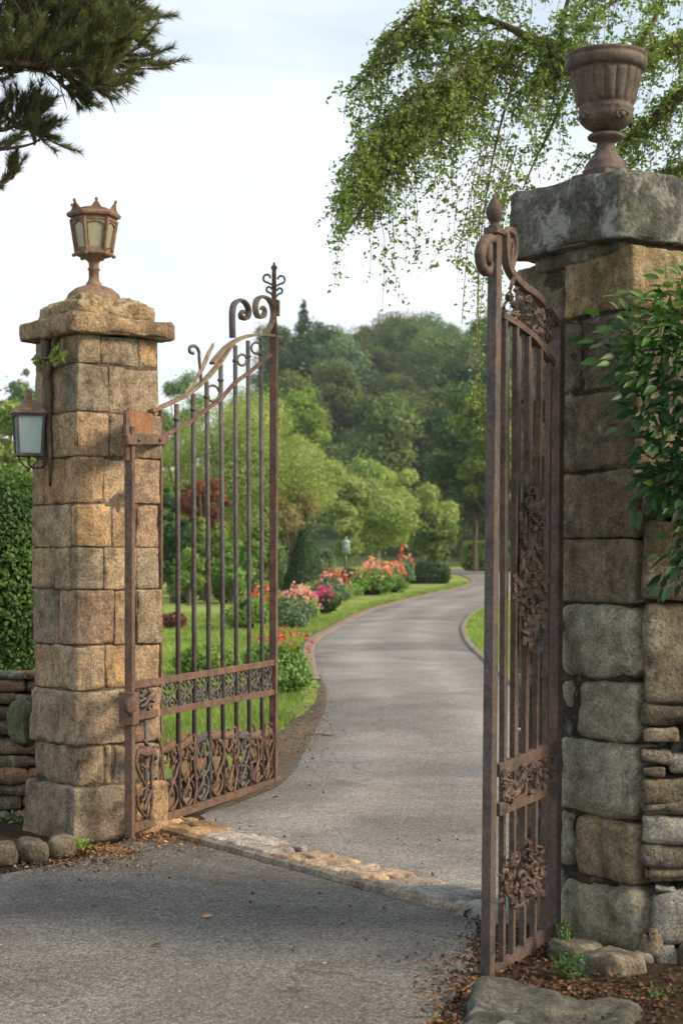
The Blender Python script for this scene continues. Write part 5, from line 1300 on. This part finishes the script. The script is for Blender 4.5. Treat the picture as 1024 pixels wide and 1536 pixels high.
# ================================================================== SKY, SUN, CAMERA
HAZE=True
SUNV=Vector((.83,-.3,.56)).normalized()
el=math.asin(SUNV.z); az=math.atan2(SUNV.x,SUNV.y)
w=bpy.data.worlds.new('World'); scene.world=w; w.use_nodes=True; nt=w.node_tree; nt.nodes.clear()
def wn(t,**k):
    o=nt.nodes.new(t)
    for a,b in k.items(): setattr(o,a,b)
    return o
out=wn('ShaderNodeOutputWorld'); bg=wn('ShaderNodeBackground'); sky=wn('ShaderNodeTexSky',sky_type='NISHITA',sun_disc=False,sun_elevation=el,sun_rotation=az,air_density=1.0,dust_density=2.5,ozone_density=1.0)
bg.inputs[1].default_value=.12
tc=wn('ShaderNodeTexCoord'); mp=wn('ShaderNodeMapping'); mp.inputs['Scale'].default_value=(1,1,2.6); nt.links.new(tc.outputs['Generated'],mp.inputs[0])
ns=wn('ShaderNodeTexNoise'); ns.inputs['Scale'].default_value=2.2; ns.inputs['Detail'].default_value=7; ns.inputs['Roughness'].default_value=.5; nt.links.new(mp.outputs[0],ns.inputs['Vector'])
rp_=wn('ShaderNodeValToRGB'); rp_.color_ramp.elements[0].position=.3; rp_.color_ramp.elements[0].color=(.55,.55,.55,1); rp_.color_ramp.elements[1].position=.62; rp_.color_ramp.elements[1].color=(1,1,1,1); nt.links.new(ns.outputs['Fac'],rp_.inputs[0])
mx=wn('ShaderNodeMix',data_type='RGBA'); sx=wn('ShaderNodeSeparateXYZ'); nt.links.new(tc.outputs['Generated'],sx.inputs[0])
mr=wn('ShaderNodeMapRange'); mr.inputs[1].default_value=.03; mr.inputs[2].default_value=.42; mr.inputs[3].default_value=.95; mr.inputs[4].default_value=0.0; nt.links.new(sx.outputs[2],mr.inputs[0])
mm=wn('ShaderNodeMath',operation='MAXIMUM'); nt.links.new(rp_.outputs[0],mm.inputs[0]); nt.links.new(mr.outputs[0],mm.inputs[1]); nt.links.new(mm.outputs[0],mx.inputs[0]); nt.links.new(sky.outputs[0],mx.inputs[6]); 
cr2=wn('ShaderNodeValToRGB'); cr2.color_ramp.elements[0].position=.04; cr2.color_ramp.elements[0].color=(.66,.67,.675,1); cr2.color_ramp.elements[1].position=.36; cr2.color_ramp.elements[1].color=(.36,.445,.52,1)
nt.links.new(sx.outputs[2],cr2.inputs[0]); ml=wn('ShaderNodeMix',data_type='RGBA',blend_type='MULTIPLY'); ml.inputs[0].default_value=1; n2=wn('ShaderNodeTexNoise'); n2.inputs['Scale'].default_value=3.1; n2.inputs['Detail'].default_value=8; n2.inputs['Roughness'].default_value=.55; n2.inputs['Distortion'].default_value=.5; nt.links.new(mp.outputs[0],n2.inputs['Vector'])
cr3=wn('ShaderNodeValToRGB'); cr3.color_ramp.elements[0].position=.4; cr3.color_ramp.elements[0].color=(0,0,0,1); cr3.color_ramp.elements[1].position=.66; cr3.color_ramp.elements[1].color=(.85,.85,.85,1); nt.links.new(n2.outputs['Fac'],cr3.inputs[0])
mc=wn('ShaderNodeMix',data_type='RGBA'); nt.links.new(cr3.outputs[0],mc.inputs[0]); nt.links.new(cr2.outputs[0],mc.inputs[6]); mc.inputs[7].default_value=(.66,.68,.7,1); nt.links.new(mc.outputs[2],ml.inputs[6]); ml.inputs[7].default_value=(10,10,10,1); nt.links.new(ml.outputs[2],mx.inputs[7])
nt.links.new(mx.outputs[2],bg.inputs[0]); nt.links.new(bg.outputs[0],out.inputs[0])
sd=bpy.data.lights.new('Sun','SUN'); sd.energy=3.0; sd.angle=math.radians(18); sd.color=(1,.85,.66); so=bpy.data.objects.new('Sun',sd); COL.objects.link(so)
so.rotation_euler=(-SUNV).to_track_quat('-Z','Y').to_euler()
if HAZE:
    t=NT('haze_air'); pv=t.n('ShaderNodeVolumePrincipled'); pv.inputs['Color'].default_value=(.85,.92,1,1); pv.inputs['Density'].default_value=.00028; pv.inputs['Anisotropy'].default_value=.2
    t.l(pv.outputs[0],t.out.inputs['Volume'])
    mb=MB(); mb.box((0,210,28),Vector((1,0,0)),Vector((0,1,0)),UP,280,260,29); tag(mb.build('haze',t.m),'thin pale haze over the garden and hillside','haze',kind='stuff')
cam=bpy.data.cameras.new('Camera'); co=bpy.data.objects.new('Camera',cam); COL.objects.link(co); scene.camera=co
co.location=(0,0,HC); co.rotation_euler=(math.pi/2,0,0)
cam.sensor_fit='VERTICAL'; cam.sensor_height=36; cam.sensor_width=24; cam.lens=F/1536*36; cam.shift_y=(HY-768)/1536; cam.clip_end=2000; cam.clip_start=.1
cam.dof.use_dof=True; cam.dof.focus_distance=8.2; cam.dof.aperture_fstop=4.5
vs_=scene.view_settings; vs_.view_transform='Standard'; vs_.look='None'; vs_.exposure=.64; vs_.gamma=1
